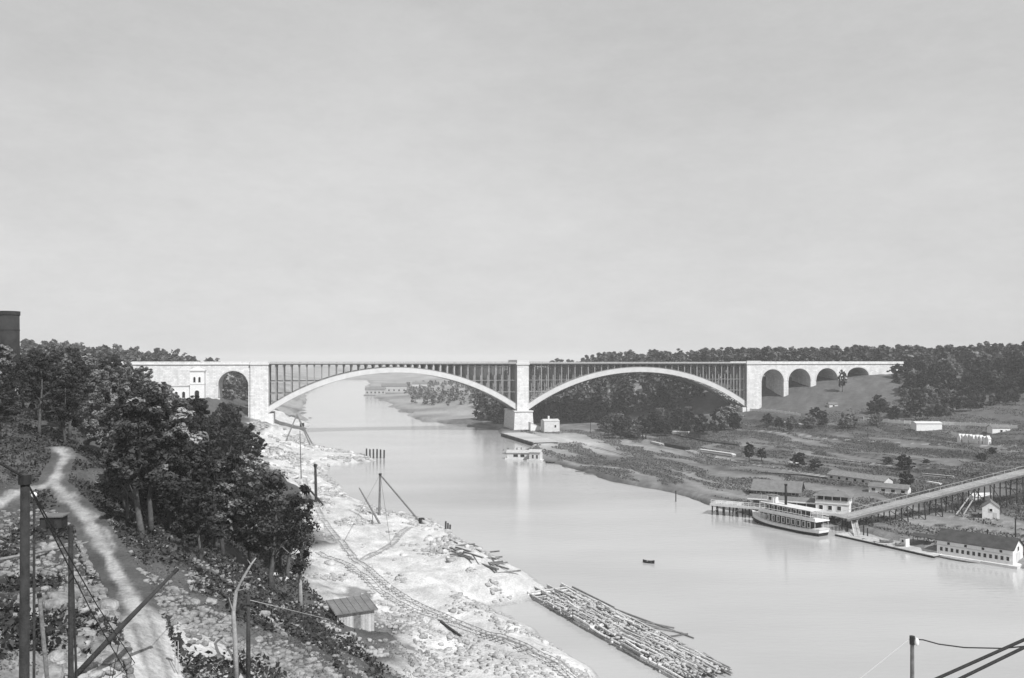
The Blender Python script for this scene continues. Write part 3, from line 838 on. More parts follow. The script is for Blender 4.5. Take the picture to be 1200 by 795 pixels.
while cnt < 165 and tries < 8000:
    tries += 1
    y = 96 + (rnd.random() ** 1.25) * 370
    xe = float(slope_edge(y)); x = rnd.uniform(-0.68 * y - 6, xe)
    px = 600 + 1000 * x / y
    rdist = float(poly_dist(np.array([x]), np.array([y]), ROAD)[0][0]); rdist2 = float(poly_dist(np.array([x]), np.array([y]), ROAD2)[0][0])
    if min(rdist, rdist2) < 4.8: continue
    if y < 112 and px < 135: continue                       # open ground on both sides of the road
    if y < 138 and px < 75: continue
    if math.hypot(x + 174, y - 466) < 13: continue          # gatehouse yard
    hh = try_tree(x, y, rnd.uniform(8.5, 18.0), 4.0 + y * 0.012)
    if hh is None: continue
    pr = rnd.choice(HI) if y < 230 else rnd.choice(MID)
    lab = tree_words(pr, hh) + ' ' + where(x, y, LANDMARKS); g = lab.replace(' tree ', ' trees ')
    put_tree(pr, x, y, hh, lab, g, wide=rnd.uniform(0.9, 1.2) * (1.0 if hh > 9 else 1.35))
    cnt += 1
# the light rounded crown in front of the mass, and slim trees at its river edge
put_tree(HI[3], *P(178, 628, 22.0)[:2], 17.0, 'broad rounded lighter tree standing in front of the dark wood', None, wide=1.25)
for (px, py, z, hh, w, pr, lab) in ((352, 742, 9.0, 17.0, 0.9, THIN[0], 'slim pale trunked tree beside the small shed'),
                                    (318, 705, 13.0, 17.0, 1.15, THIN[1], 'slim open crowned tree at the edge of the wood by the shed'),
                                    (338, 690, 10.5, 14.5, 1.1, THIN[1], 'thin leafy tree leaning over the rail track bend')):
    q = P(px, py, z); put_tree(pr, q[0], q[1], hh, lab, None, wide=w)
for (px, py, z, hh, k) in ((225, 660, 19, 14, 0), (262, 668, 17, 14, 1), (292, 672, 15, 13, 2), (150, 640, 24, 11, 4), (300, 640, 13, 13, 0), (200, 640, 21, 13, 1)):
    q = P(px, py, z); lab = tree_words(HI[k], hh) + ' ' + where(q[0], q[1], LANDMARKS); put_tree(HI[k], q[0], q[1], hh, lab, lab.replace(' tree ', ' trees '), wide=1.05)

# right bank trees
def skyline_right(px):
    return np.interp(px, [600, 700, 740, 800, 860, 880, 905, 960, 1005, 1030, 1045, 1060, 1100, 1150, 1200, 1300], [482, 474, 446, 448, 458, 474, 464, 462, 464, 458, 432, 416, 411, 414, 410, 408])
placed2 = []
HILL = [((290, 625), 'close to the viaduct end'), ((300, 560), 'on the lower slope before the viaduct end'), ((330, 640), 'along the hill crest beyond the viaduct'), ((390, 630), 'on the far shoulder of the hill'), ((350, 560), 'in the middle of the hillside'), ((275, 530), 'just above the white fence')]
FOOT = [((230, 500), 'beside the grey hut bushes'), ((250, 490), 'behind the plain box shed'), ((280, 490), 'behind the bathing huts'), ((310, 490), 'past the end of the white fence')]
ARCH = [((70, 510), 'near the dark fence end'), ((90, 495), 'behind the short dark lumber stack'), ((110, 500), 'behind the white timber pile'), ((115, 535), 'under the crown of the right arch'), ((135, 520), 'by the foot of the right arch')]
VIA = [((155, 515), 'beside the viaduct foot fence'), ((175, 515), 'in the bushes under the grass slope'), ((200, 515), 'next to the grey hut')]
def right_trees(n, yr, pxr, hr, lab, marks, protos, mind, hmin=3.0):
    c = 0; tr = 0
    while c < n and tr < 4000:
        tr += 1
        y = rnd.uniform(*yr); px = rnd.uniform(*pxr); x = (px - 600) / 1000 * y
        bad = any((a - x) ** 2 + (d - y) ** 2 < mind * mind for a, d in placed2)
        if bad: continue
        t = (x - BO[0]) * BU[0] + (y - BO[1]) * BU[1]; w = (x - BO[0]) * BV[0] + (y - BO[1]) * BV[1]
        if -7 < w < BW + 7 and t < T(1066): continue
        z = h(x, y); top = CZ - (skyline_right(px) - HORIZON) / 1000 * y
        hh = min(rnd.uniform(*hr), top - z)
        if hh < hmin: continue
        pr = rnd.choice(protos); zone = (lab + ' ' + where(x, y, marks)).strip()
        full = tree_words(pr, hh) + ' ' + zone
        put_tree(pr, x, y, hh, full, full.replace(' tree ', ' trees '), wide=rnd.uniform(0.95, 1.45) * (1.0 if hh > 8 else 1.25)); placed2.append((x, y)); c += 1
right_trees(75, (520, 660), (1045, 1290), (10, 16), '', HILL, MID, 7.0)
right_trees(30, (500, 545), (1010, 1260), (6, 11), '', FOOT, MID, 7.0)
right_trees(40, (475, 545), (705, 868), (7, 14), '', ARCH, MID, 5.0, 4.0)
right_trees(18, (490, 540), (895, 1015), (4.5, 9), '', VIA, MID, 5.0, 2.6)
q = PD(987, 446, 578); put_tree(MID[2], q[0], q[1], 15.0, 'single slender tree on the grass slope before the viaduct arches', None, z=h(q[0], q[1]), wide=0.8)
for (px, py, hh, w, lab) in ((878, 541, 8.5, 1.25, 'largest dark bush at the end of the long plank pile'), (893, 541, 6.0, 1.6, 'wide dark bush touching the largest marsh bush'), (936, 548, 6.0, 1.5, 'dark bush beside the short white plank pile'),
        (955, 552, 4.6, 1.9, 'low dark bush before the very long shed'), (1062, 576, 6.5, 1.2, 'black rounded bush at the end of the white walled shed'), (1060, 553, 6.0, 1.6, 'dark bush between the long shed and the box shed'), (1040, 546, 3.0, 2.4, 'flat dark bush behind the very long shed'),
        (1085, 548, 2.6, 2.6, 'spreading low bush behind the trestle ramp'), (1150, 548, 3.6, 2.0, 'dark bush below the bathing huts'), (1163, 540, 3.2, 2.0, 'small dark bush before the small white hut'), (1028, 505, 7, 1.3, 'dark bush beside the end of the white board fence')):
    q = P(px, py, 1.6)
    put_tree(rnd.choice(MID[:3]), q[0], q[1], hh, lab, None, name='bush', cat='bush', wide=w)
# the ground behind the bridge: woods that read as one mass
def wood(name, label, pts, seed, leafmat='leaf', hr=(9, 14), nl=240):
    base = [leaf_cloud(12, 5.5, nl, 1.25, seed + i, base=0.12, lobes=9) for i in range(5)]
    g = np.random.default_rng(seed); V = []; F = []; TT = []; n0 = 0
    for (x, y) in pts:
        v, f, t = base[g.integers(0, 5)]
        s = g.uniform(*hr) / 12.0; a = g.uniform(0, 6.28); ca, sa = math.cos(a), math.sin(a)
        V.append(np.stack([(v[:, 0] * ca - v[:, 1] * sa) * s * 1.1 + x, (v[:, 0] * sa + v[:, 1] * ca) * s * 1.1 + y, v[:, 2] * s + h(x, y) - 0.5], 1))
        F.append(f + n0); TT.append(t * g.uniform(0.5, 1.6)); n0 += len(v)
    me = arr_mesh(name, np.concatenate(V), np.concatenate(F), M[leafmat], np.concatenate(TT))
    o = link(name, me); return set_tags(o, label, None, None, 'stuff')
pts = []
while len(pts) < 1150:
    y = 600 + 400 * rnd.random() ** 1.6; px = rnd.uniform(560, 1230); x = (px - 600) / 1000 * y
    w = (x - BO[0]) * BV[0] + (y - BO[1]) * BV[1]
    if w < BW + 9: continue
    if h(x, y) < 1.8: continue
    pts.append((x, y))
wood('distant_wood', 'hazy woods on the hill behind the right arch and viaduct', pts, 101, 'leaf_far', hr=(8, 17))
pts2 = pts; pts = []
while len(pts) < 330:
    y = rnd.uniform(505, 690); px = rnd.uniform(1035, 1290); x = (px - 600) / 1000 * y
    t = (x - BO[0]) * BU[0] + (y - BO[1]) * BU[1]; w = (x - BO[0]) * BV[0] + (y - BO[1]) * BV[1]
    if (-9 < w < BW + 9 and t < T(1070)) or h(x, y) < 9: continue
    if proj(x, y, h(x, y) + 7.5)[1] < skyline_right(px) + 4: continue
    pts.append((x, y))
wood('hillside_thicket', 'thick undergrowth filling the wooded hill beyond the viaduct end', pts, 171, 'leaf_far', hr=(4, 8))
pts = []
while len(pts) < 90:
    y = rnd.uniform(500, 560); px = rnd.uniform(660, 868); x = (px - 600) / 1000 * y
    if h(x, y) < 2.2: continue
    pts.append((x, y))
wood('flat_thicket', 'low scrub on the flat under the right arch', pts, 181, hr=(2.0, 4.5), nl=150)
pts = pts2
pts = []
while len(pts) < 260:
    y = rnd.uniform(760, 1500); px = rnd.uniform(475, 610); x = (px - 600) / 1000 * y
    if h(x, y) < 2.5: continue
    pts.append((x, y))
wood('distant_wood', 'faint far woods on the river bank seen through the left arch', pts, 131, 'leaf_light', hr=(5, 10), nl=160)  # lighter leaf colour paints in the fading by distance haze
pts = []
while len(pts) < 300:
    y = rnd.uniform(560, 950); px = rnd.uniform(20, 300); x = (px - 600) / 1000 * y
    w = (x - BO[0]) * BV[0] + (y - BO[1]) * BV[1]
    if w < BW + 8 or h(x, y) < 8: continue
    if proj(x, y, h(x, y) + 11)[1] < np.interp(px, [0, 60, 150, 255, 262, 300], [395, 398, 402, 416, 426, 432]): continue
    pts.append((x, y))
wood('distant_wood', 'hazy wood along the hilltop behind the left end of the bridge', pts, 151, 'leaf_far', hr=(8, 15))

# undergrowth and marsh grass
def leaf_scatter(name, label, xs, ys_, size, seed, mat, up=0.5, hgt=0.6, tall=1.0):
    g = np.random.default_rng(seed); n = len(xs)
    zs_ = H(xs, ys_) + g.uniform(0.0, 1.0, n) ** 1.5 * hgt
    c = np.stack([xs, ys_, zs_], 1)
    nrm = g.normal(size=(n, 3)) * 0.7 + np.array([0, 0, up]); nrm /= np.linalg.norm(nrm, axis=1)[:, None]
    a = np.cross(nrm, g.normal(size=(n, 3))); a /= np.linalg.norm(a, axis=1)[:, None]; b2 = np.cross(nrm, a)
    s = (size * g.uniform(0.5, 1.3, n))[:, None]
    v = np.stack([c - a * s, c + b2 * s * 0.6, c + a * s, c - b2 * s * 0.6], 1).reshape(-1, 3)
    v[2::4, 2] += s[:, 0] * (tall - 1)
    o = link(name, arr_mesh(name, v, np.arange(4 * n).reshape(-1, 4), mat, np.repeat(g.uniform(0.6, 1.4, n), 4)))
    return set_tags(o, label, None, None, 'stuff')
g = np.random.default_rng(5)
N = 150000
y = 52 + g.random(N) ** 1.4 * 330
x = g.uniform(-1, 1, N); xe = np.interp(y, [50, 75, 88, 100, 120, 140, 160, 200, 260, 330, 400], [-4, -6, -8, -14, -24, -33, -42, -56, -76, -102, -126]); xl = -0.66 * y
x = xl + (xe - xl) * (x * 0.5 + 0.5)
cl = fbm(x / 5.0, y / 5.0, 88, 3); rdd = np.minimum(poly_dist(x, y, ROAD)[0], poly_dist(x, y, ROAD2)[0])
zg_ = H(x, y, False)
keep = (cl > np.where(y < 100, 0.545, np.where(y < 140, 0.43, 0.38))) & (rdd > 1.9) & ((y > 74) | (x < -0.50 * y) | (cl > 0.60))
x, y = x[keep], y[keep]
leaf_scatter('undergrowth', 'dark weeds and undergrowth on the left bluff', x, y, 0.26, 6, M['leaf'], 0.6, 1.0)
N = 90000
y = 44 + g.random(N) ** 1.2 * 80; x = -0.64 * y + g.random(N) * (0.64 * y + 2)
cl = fbm(x / 3.0, y / 3.0, 188, 4); rdd = np.minimum(poly_dist(x, y, ROAD)[0], poly_dist(x, y, ROAD2)[0])
keep = (cl > 0.47) & (rdd > 1.9) & (np.hypot((x + 24) / 9.0, (y - 62) / 13.0) > 0.9) & (H(x, y, False) > 6)
leaf_scatter('weeds', 'short weeds and dry grass over the upper road terrace', x[keep], y[keep], 0.10, 16, M['grassblade'], 0.3, 0.16, 1.5)
N = 230000
y = 190 + g.random(N) ** 0.85 * 355; x = (g.uniform(610, 1230, N) - 600) / 1000 * y
sdm = river_sd(x, y)
_u, _v = shore_uv(x, y); st_ = 0.5 * fbm(_u / 42, _v / 5.5, 71, 4) + 0.5 * fbm(_u / 26, _v / 7.0, 91, 4)
st_ = 1.03 - st_
keep = (sdm > 3) & (st_ > 0.505) & split_side(x, y) & (np.hypot(x - 15, y - 490) > 30)
leaf_scatter('marsh_grass', 'streaks of dark marsh grass over the right river flat', x[keep], y[keep], 0.33, 8, M['grassblade'], 0.3, 0.35, 1.3)

# ------------------------------------------------------------------ rocks
def rock_mesh(seed, flat=0.75, block=0.5):
    g = np.random.default_rng(seed)
    # a rough block: cube corners and face centres pushed about
    v = []
    for z in (-1, 1):
        for (x, y) in ((-1, -1), (1, -1), (1, 1), (-1, 1)):
            v.append(np.array([x, y, z]) * g.uniform(0.62, 1.0, 3))
    for c in ((0, 0, -1), (0, 0, 1), (0, -1, 0), (1, 0, 0), (0, 1, 0), (-1, 0, 0)):
        v.append(np.array(c) * g.uniform(0.85, 1.25) + g.uniform(-0.25, 0.25, 3))
    quads = [((0, 3, 2, 1), 8), ((4, 5, 6, 7), 9), ((0, 1, 5, 4), 10), ((1, 2, 6, 5), 11), ((2, 3, 7, 6), 12), ((3, 0, 4, 7), 13)]
    f = []
    for qd, c in quads:
        for k in range(4): f.append((qd[k], qd[(k + 1) % 4], c))
    v = np.array(v) * np.array([g.uniform(0.8, 1.2), g.uniform(0.6, 1.0), flat * g.uniform(0.6, 1.0)])
    return v, np.array(f)
ROCKS = [rock_mesh(200 + i) for i in range(8)]
ROCK_ME = [arr_mesh('rock', v, f, M['rock']) for v, f in ROCKS]
ROCK_GREY = [arr_mesh('grey_rock', v, f, M['rock_grey']) for v, f in ROCKS]
STONE_AT = [((-22, 45), 'at the foot of the dark timber post'), ((-27, 52), 'beside the tool shed'), ((-33, 62), 'on the heap at the road bend'), ((-26, 60), 'against the dry stone kerb'), ((-20, 50), 'under the leaning boom'), ((-36, 80), 'on the weedy slope beside the wood'), ((-24, 70), 'by the dead tree'), ((-19, 66), 'near the dark pole'), ((-30, 95), 'at the wood edge above the shed'),
            ((5, 130), 'beside the slip behind the crib'), ((-8, 170), 'on the sandy spit'), ((-20, 190), 'above the stacked timbers'), ((-30, 230), 'round the derrick foot'), ((-50, 260), 'near the black hoist mast'), ((-62, 290), 'on the shore below the signal pole'), ((-80, 330), 'at the head of the inlet'), ((-75, 390), 'on the rubble point by the piles'), ((-105, 430), 'below the hoisting frame')]
def boulder(x, y, s, label, group, name='boulder', sink=0.35):
    sz_ = 'big' if s > (.62 if y < 112 else .95) else ('small' if s < (.42 if y < 112 else .6) else 'middling')
    label = sz_ + ' ' + label + ' ' + where(x, y, STONE_AT); group = label
    o = link(name, rnd.choice(ROCK_GREY if y < 112 else ROCK_ME), None, (x, y, h(x, y) + s * 0.5 - s * sink))
    o.scale = (s * rnd.uniform(0.8, 1.2), s * rnd.uniform(0.8, 1.2), s * rnd.uniform(0.7, 1.1))
    o.rotation_euler = (rnd.uniform(-0.4, 0.4), rnd.uniform(-0.4, 0.4), rnd.uniform(0, 6.28))
    return set_tags(o, label, 'boulder', group)

# quarry stone beside the road (near terrace), on the dust edge, and on the river bank
n = 0
while n < 110:
    px = rnd.uniform(58, 150); py = rnd.uniform(630, 800)
    if px > 62 + (py - 630) * 0.42 + 42 or px < 40 + (py - 630) * 0.12: continue
    z = 27.5; 
    for _ in range(6):
        q = P(px, py, z); z = 0.5 * z + 0.5 * h(q[0], q[1])
    rdst = float(poly_dist(np.array([q[0]]), np.array([q[1]]), ROAD)[0][0])
    if rdst < 2.0: continue
    boulder(q[0], q[1], 0.28 + 0.75 * rnd.random() ** 1.8, 'rough pale quarry stone', 'stones heaped beside the road', 'quarry_stone')
    n += 1
n = 0
while n < 70:
    px = rnd.uniform(165, 345); py = rnd.uniform(672, 790)
    z = 20
    for _ in range(8):
        q = P(px, py, z); z = 0.5 * z + 0.5 * h(q[0], q[1])
    if float(poly_dist(np.array([q[0]]), np.array([q[1]]), ROAD)[0][0]) < 3.2: continue
    boulder(q[0], q[1], rnd.uniform(0.2, 0.6), 'loose pale slope stone', 'stones below the road', 'quarry_stone')
    n += 1
n = 0
while n < 110:
    y = 118 + rnd.random() * 330; sdx = rnd.uniform(2, 34)
    xs_ = float(np.interp(y, [p[1] for p in LEFT_SHORE[2:]], [p[0] for p in LEFT_SHORE[2:]]))
    x = xs_ - sdx
    if h(x, y) > 10: continue
    boulder(x, y, rnd.uniform(0.35, 1.0) * (0.6 + y / 350), 'pale bank boulder', 'boulders along the left bank')
    n += 1
# the rest of the rubble, too small to count
def rubble(name, label, xs, ys_, ss, seed, mat):
    g = np.random.default_rng(seed); V = []; F = []; n0 = 0
    zs_ = H(xs, ys_)
    for i in range(len(xs)):
        v, f = ROCKS[g.integers(0, 8)]; a = g.uniform(0, 6.28); ca, sa = math.cos(a), math.sin(a); s = ss[i]
        V.append(np.stack([(v[:, 0] * ca - v[:, 1] * sa) * s + xs[i], (v[:, 0] * sa + v[:, 1] * ca) * s + ys_[i], v[:, 2] * s + zs_[i] + s * 0.1], 1)); F.append(f + n0); n0 += len(v)
    o = link(name, arr_mesh(name, np.concatenate(V), np.concatenate(F), mat)); return set_tags(o, label, None, None, 'stuff')
g = np.random.default_rng(77)
N = 26000
y = 100 + g.random(N) ** 1.3 * 400; xs_ = np.interp(y, [p[1] for p in LEFT_SHORE[2:]], [p[0] for p in LEFT_SHORE[2:]])
x = xs_ - g.uniform(0.5, 42, N); zz = H(x, y, False)
dens = fbm(x / 8, y / 8, 55, 3)
td = tdist0(x, y)
keep = (zz < 11) & (zz > 0.4) & (dens > np.where(xs_ - x < 9, 0.50, 0.57)) & (td > 2.0)
x, y = x[keep], y[keep]
rubble('rubble', 'pale broken rock spoil spread along the left river bank', x, y, (0.07 + 0.42 * g.random(len(x)) ** 2.6) * (0.55 + y / 260), 78, M['rock'])
N = 17000
px = g.uniform(0, 560, N); py = g.uniform(600, 800, N); z = np.full(N, 25.0)
for _ in range(8):
    d = 1000 * (CZ - z) / (py - HORIZON); x = (px - 600) / 1000 * d; y = d; z = 0.5 * z + 0.5 * H(x, y)
dens = fbm(x / 4, y / 4, 57, 3); rdd = poly_dist(x, y, ROAD)[0]
keep = (dens > np.where(z > 12, 0.44, 0.50)) & (rdd > 2.0) & ((np.hypot((x + 24) / 9.0, (y - 62) / 13.0) > 0.75) | (dens > 0.6)) & (z > 5) & (y < 125)
rubble('rubble', 'loose broken stone over the upper road terrace', x[keep], y[keep], 0.05 + 0.32 * g.random(keep.sum()) ** 2.5, 79, M['rock_grey'])

# dry stone kerb wall along the river side of the road: each block a part
def road_at(s):
    tot = 0
    for i in range(len(ROAD) - 1):
        a = Vector(ROAD[i]); c = Vector(ROAD[i + 1]); l = (c - a).length
        if tot + l >= s or i == len(ROAD) - 2:
            k = (s - tot) / l; d = (c - a).normalized(); return a + (c - a) * k, d
        tot += l
wl = None
for k in range(58):
    p, d = road_at(0.3 + k * 0.62); nx, ny = -d.y, d.x
    x = p.x + nx * 2.1; y = p.y + ny * 2.1; z = h(x, y)
    if wl is None: wl = empty('dry_stone_kerb', (x, y, z), 'low dry stone kerb of rough blocks along the dirt road', 'kerb')
    for lay in range(2):
        o = link('stone_block', rnd.choice(ROCK_GREY), wl)
        o.location = Vector((x + rnd.uniform(-.1, .1), y + rnd.uniform(-.1, .1), z + 0.05 + lay * 0.36)) - wl.location
        o.scale = (0.40, 0.34, 0.30); o.rotation_euler = (rnd.uniform(-.15, .15), rnd.uniform(-.15, .15), math.atan2(d.y, d.x) + rnd.uniform(-.3, .3))

# ------------------------------------------------------------------ railway tracks
def catmull(pts, step):
    pts = [Vector(p) for p in pts]; out = []
    for i in range(len(pts) - 1):
        p0 = pts[max(i - 1, 0)]; p1 = pts[i]; p2 = pts[i + 1]; p3 = pts[min(i + 2, len(pts) - 1)]
        n = max(2, int((p2 - p1).length / step))
        for k in range(n):
            t = k / n
            out.append(0.5 * ((2 * p1) + (p2 - p0) * t + (2 * p0 - 5 * p1 + 4 * p2 - p3) * t * t + (3 * p1 - p0 - 3 * p2 + p3) * t ** 3))
    out.append(pts[-1]); return out
def track(pts, label, gauge=1.1):
    c = catmull(pts, 1.2)
    pos = []
    for i, p in enumerate(c):
        d = (c[min(i + 1, len(c) - 1)] - c[max(i - 1, 0)]).normalized(); pos.append((p, d))
    sm = [h(p.x, p.y) for p, d in pos]
    sm = [max(sm[max(0, i - 2):i + 3]) for i in range(len(sm))]
    e = empty('railway_track', (c[0].x, c[0].y, sm[0]), label, 'railway')
    for sgn in (-1, 1):
        mb = MB(); mb.tube([(p.x - d.y * sgn * gauge / 2, p.y + d.x * sgn * gauge / 2, sm[i] + 0.15) for i, (p, d) in enumerate(pos)], 0.06, 5); mb.build('rail', M['rail'], e)
    sme = None
    for i, (p, d) in enumerate(pos):
        if i % 1: continue
        if sme is None:
            v = MB(); v.box((0, 0, 0), (0.24, 1.9, 0.14)); sme = bpy.data.meshes.new('sleeper'); sme.from_pydata(v.v, [], v.f); sme.materials.append(M['timber_pale'])
        o = link('sleeper', sme, e, (p.x - e.location.x, p.y - e.location.y, sm[i] + 0.0 - e.location.z)); o.rotation_euler = (0, 0, math.atan2(d.y, d.x) + rnd.uniform(-.06, .06))
    return e
track(TRACK_A, 'light railway track curving past the small shed')
track(TRACK_B, 'light railway track running along the rubble bank towards the bridge')
track(TRACK_C, 'short spur of track leading up to the derrick')

# ------------------------------------------------------------------ poles, masts and derricks
def on_ground(px, py, z=None):
    """first point of the ground (or water) under a pixel of the photograph"""
    d0 = 34.0; d = d0
    while d < 1500:
        q = PD(px, py, d)
        if q[2] < max(h(q[0], q[1]), 0.0): break
        d0 = d; d *= 1.01
    for _ in range(18):
        m = 0.5 * (d0 + d); q = PD(px, py, m)
        if q[2] < max(h(q[0], q[1]), 0.0): d = m
        else: d0 = m
    return PD(px, py, d)
def pole(name, base, top, r0, r1, mat, label, cat, sink=1.0):
    b0 = Vector(base); t0 = Vector(top); e = empty(name, b0, label, cat)
    d = (t0 - b0).normalized()
    return e, MB().tube([b0 - d * sink, b0.lerp(t0, 0.5), t0], [r0, (r0 + r1) / 2, r1], 8)

# big mast on the near terrace with its cables
d = 33.0
bx, by, _ = PD(26.5, 700, d); bz = h(bx, by); top = PD(29.5, 560, d)
e, mb = pole('derrick_mast', (bx, by, bz), top, 0.22, 0.17, M['timber_dark'], 'thick dark derrick mast with an iron cap and taut cables on the near terrace', 'mast')
m_ = mb.build('mast', M['timber_dark'], e, True)
MB().tube([(top[0], top[1], top[2] - 0.25), (top[0], top[1], top[2] + 0.12)], 0.24, 10).build('iron_cap', M['black'], e)
for (px, py, dd) in ((150, 645, 60), (158, 634, 62)):
    q = PD(px, py, dd); q = (q[0], q[1], h(q[0], q[1]) + 0.1)
    MB().tube([(top[0], top[1], top[2] - 0.05), (0.5 * (top[0] + q[0]), 0.5 * (top[1] + q[1]), 0.5 * (top[2] + q[2]) - 0.35), q], 0.03, 5).build('cable', M['rope'], e)
q = PD(-14, 535, 31); MB().tube([(top[0], top[1], top[2]), q], 0.05, 5).build('cable', M['rope'], e)
# lamp post
d = 36.0; bx, by, _ = PD(39.5, 760, d); bz = h(bx, by); tp = PD(40, 583, d)
e, mb = pole('lamp_post', (bx, by, bz), tp, 0.07, 0.05, M['timber_dark'], 'thin lamp post with a white globe beside the big mast', 'lamp post'); mb.build('post', M['timber_dark'], e)
import bmesh
bm = bmesh.new(); bmesh.ops.create_icosphere(bm, subdivisions=2, radius=0.12); me = bpy.data.meshes.new('globe'); bm.to_mesh(me); bm.free(); me.materials.append(M['white'])
for p_ in me.polygons: p_.use_smooth = True
link('globe', me, e, Vector((tp[0], tp[1], tp[2] + 0.1)) - e.location)
MB().tube([(tp[0], tp[1], tp[2] - 0.06), (tp[0], tp[1], tp[2] + 0.02)], [0.1, 0.06], 8).build('collar', M['black'], e)
# second post
b = PD(83, 758, 42.0); b = (b[0], b[1], h(b[0], b[1])); tp = PD(83, 616, 42.0)
e, mb = pole('timber_post', b, tp, 0.15, 0.12, M['timber_dark'], 'dark timber post standing among the heaped quarry stones', 'post'); mb.build('post', M['timber_dark'], e)
st = PD(97, 665, 43.5); MB().tube([PD(83.5, 625, 42.0), (st[0], st[1], h(st[0], st[1]))], 0.06, 5).build('brace', M['timber_dark'], e)
MB().tube([PD(79, 623, 42.0), PD(87, 622.5, 42.0)], 0.05, 5).build('bolt', M['black'], e)
# fallen boom resting on the kerb
b = on_ground(84, 797, 29.0); tp = PD(207, 668, b[1] + 4.0)
e = empty('derrick_boom', b, 'long dark derrick boom leaning out over the dirt road', 'boom')
bo = Vector(b); to = Vector(tp)
MB().tube([bo - (to - bo).normalized() * 1.5, bo.lerp(to, 0.5) + Vector((0, 0, 0.08)), to], [0.20, 0.19, 0.11], 8).build('spar', M['timber_dark'], e, True)
MB().tube([to - (to - bo).normalized() * 0.25, to + (to - bo).normalized() * 0.12], 0.15, 8).build('iron_band', M['black'], e)
c1 = bo.lerp(to, 0.46); c2 = bo.lerp(to, 0.62)
q = PD(124, 690, 55); MB().tube([c1, (q[0], q[1], h(q[0], q[1]))], 0.03, 4).build('guy_rope', M['rope'], e)
q = PD(205, 800, 40); MB().tube([to, Vector(PD(243, 640, 70))], 0.025, 4).build('guy_rope', M['rope'], e)
# second short leaning spar
b = PD(74, 782, 43.0); b = (b[0], b[1], h(b[0], b[1])); tp = PD(46, 697, 40.0)
e, mb = pole('timber_spar', b, tp, 0.13, 0.09, M['timber'], 'short weathered spar leaning beside the heaped stones', 'spar'); mb.build('spar', M['timber'], e)
MB().tube([Vector(tp) + Vector((0, 0, -.12)), Vector(tp) + Vector((0, 0, .05))], 0.11, 7).build('iron_band', M['black'], e)
# long pole lying across on trestles
a_ = on_ground(-30, 674, 29.0); a_ = (a_[0], a_[1], a_[2] + 0.9); c_ = on_ground(160, 630, 26.0); c_ = (c_[0], c_[1], c_[2] + 0.5)
e = empty('long_spar', (a_[0], a_[1], h(a_[0], a_[1])), 'long slender spar propped level across the stone heaps', 'spar')
A_ = Vector(a_); C_ = Vector(c_)
MB().tube([A_, A_.lerp(C_, 0.5), C_], [0.16, 0.13, 0.07], 7).build('spar', M['timber'], e)
for f in (0.04, 0.5, 0.97):
    p = A_.lerp(C_, f); zg_ = h(p.x, p.y)
    if p.z - zg_ > 0.1:
        for s in (-1, 1): MB().tube([(p.x, p.y, p.z - 0.05), (p.x + 0.5 * s, p.y + 0.3 * s, zg_ - 0.2)], 0.06, 5).build('trestle_leg', M['timber_dark'], e)
# thin twin rod and the dark pole on the lower dust patch
b = on_ground(291, 800, 21); tp = PD(291, 700, b[1])
e, mb = pole('telegraph_pole', b, tp, 0.20, 0.14, M['timber_dark'], 'dark straight pole on the pale ground below the wood', 'pole'); mb.build('post', M['timber_dark'], e, True)
MB().beam(PD(284, 708, b[1] - .2), PD(298, 708, b[1] - .2), 0.12, 0.1).build('crossarm', M['timber_dark'], e)
MB().tube([PD(291, 703, b[1]), Vector((-25, 118, h(-25, 118)))], 0.03, 4).build('guy_wire', M['wire'], e)
b = on_ground(207, 790, 23); e = empty('tally_stake', b, 'pair of thin pale stakes with a dark cap on the dust road', 'stake')
for dx in (-0.12, 0.12):
    MB().tube([(b[0] + dx, b[1], b[2] - 0.3), (b[0] + dx, b[1], b[2] + 2.6)], 0.035, 5).build('stake', M['timber_pale'], e)
MB().box((b[0], b[1], b[2] + 2.65), (0.5, 0.25, 0.18)).build('cap', M['timber_dark'], e)
# bare dead tree
b = on_ground(277, 797, 21); d = b[1]
e = empty('dead_tree', b, 'bare pale dead tree trunk curving upward beside the dark pole', 'tree')
pp = [Vector(PD(px, py, d)) for px, py in ((277, 805), (276, 760), (273.5, 718), (277, 693), (285, 677), (294, 662), (300, 654))]
MB().tube(pp, [0.22, 0.2, 0.17, 0.14, 0.11, 0.08, 0.04], 7).build('trunk', M['bark_pale'], e, True)
for (i, px, py) in ((3, 288, 690), (5, 290, 656), (2, 268, 700), (4, 296, 676)):
    MB().tube([pp[i], PD(px, py, d - 0.4)], [0.06, 0.02], 5).build('branch', M['bark_pale'], e)
# small dark cart shed by the mast
f = Frame(*on_ground(63, 623, 29)[:2], R(8)); f.z = h(f.x, f.y)
e = empty('tool_shed', f.p(0, 0), 'small dark tarred tool shed beside the upper road', 'shed')
f.box(MB(), -1.1, 1.1, -0.9, 0.9, -0.4, 1.7).build('wall', M['timber_dark'], e)
f.box(MB(), -1.3, 1.3, -1.1, 1.1, 1.7, 1.84).build('roof', M['roof_grey'], e)
f.box(MB(), -0.4, 0.35, -0.96, -0.903, 0.0, 1.5).build('door', M['black'], e)

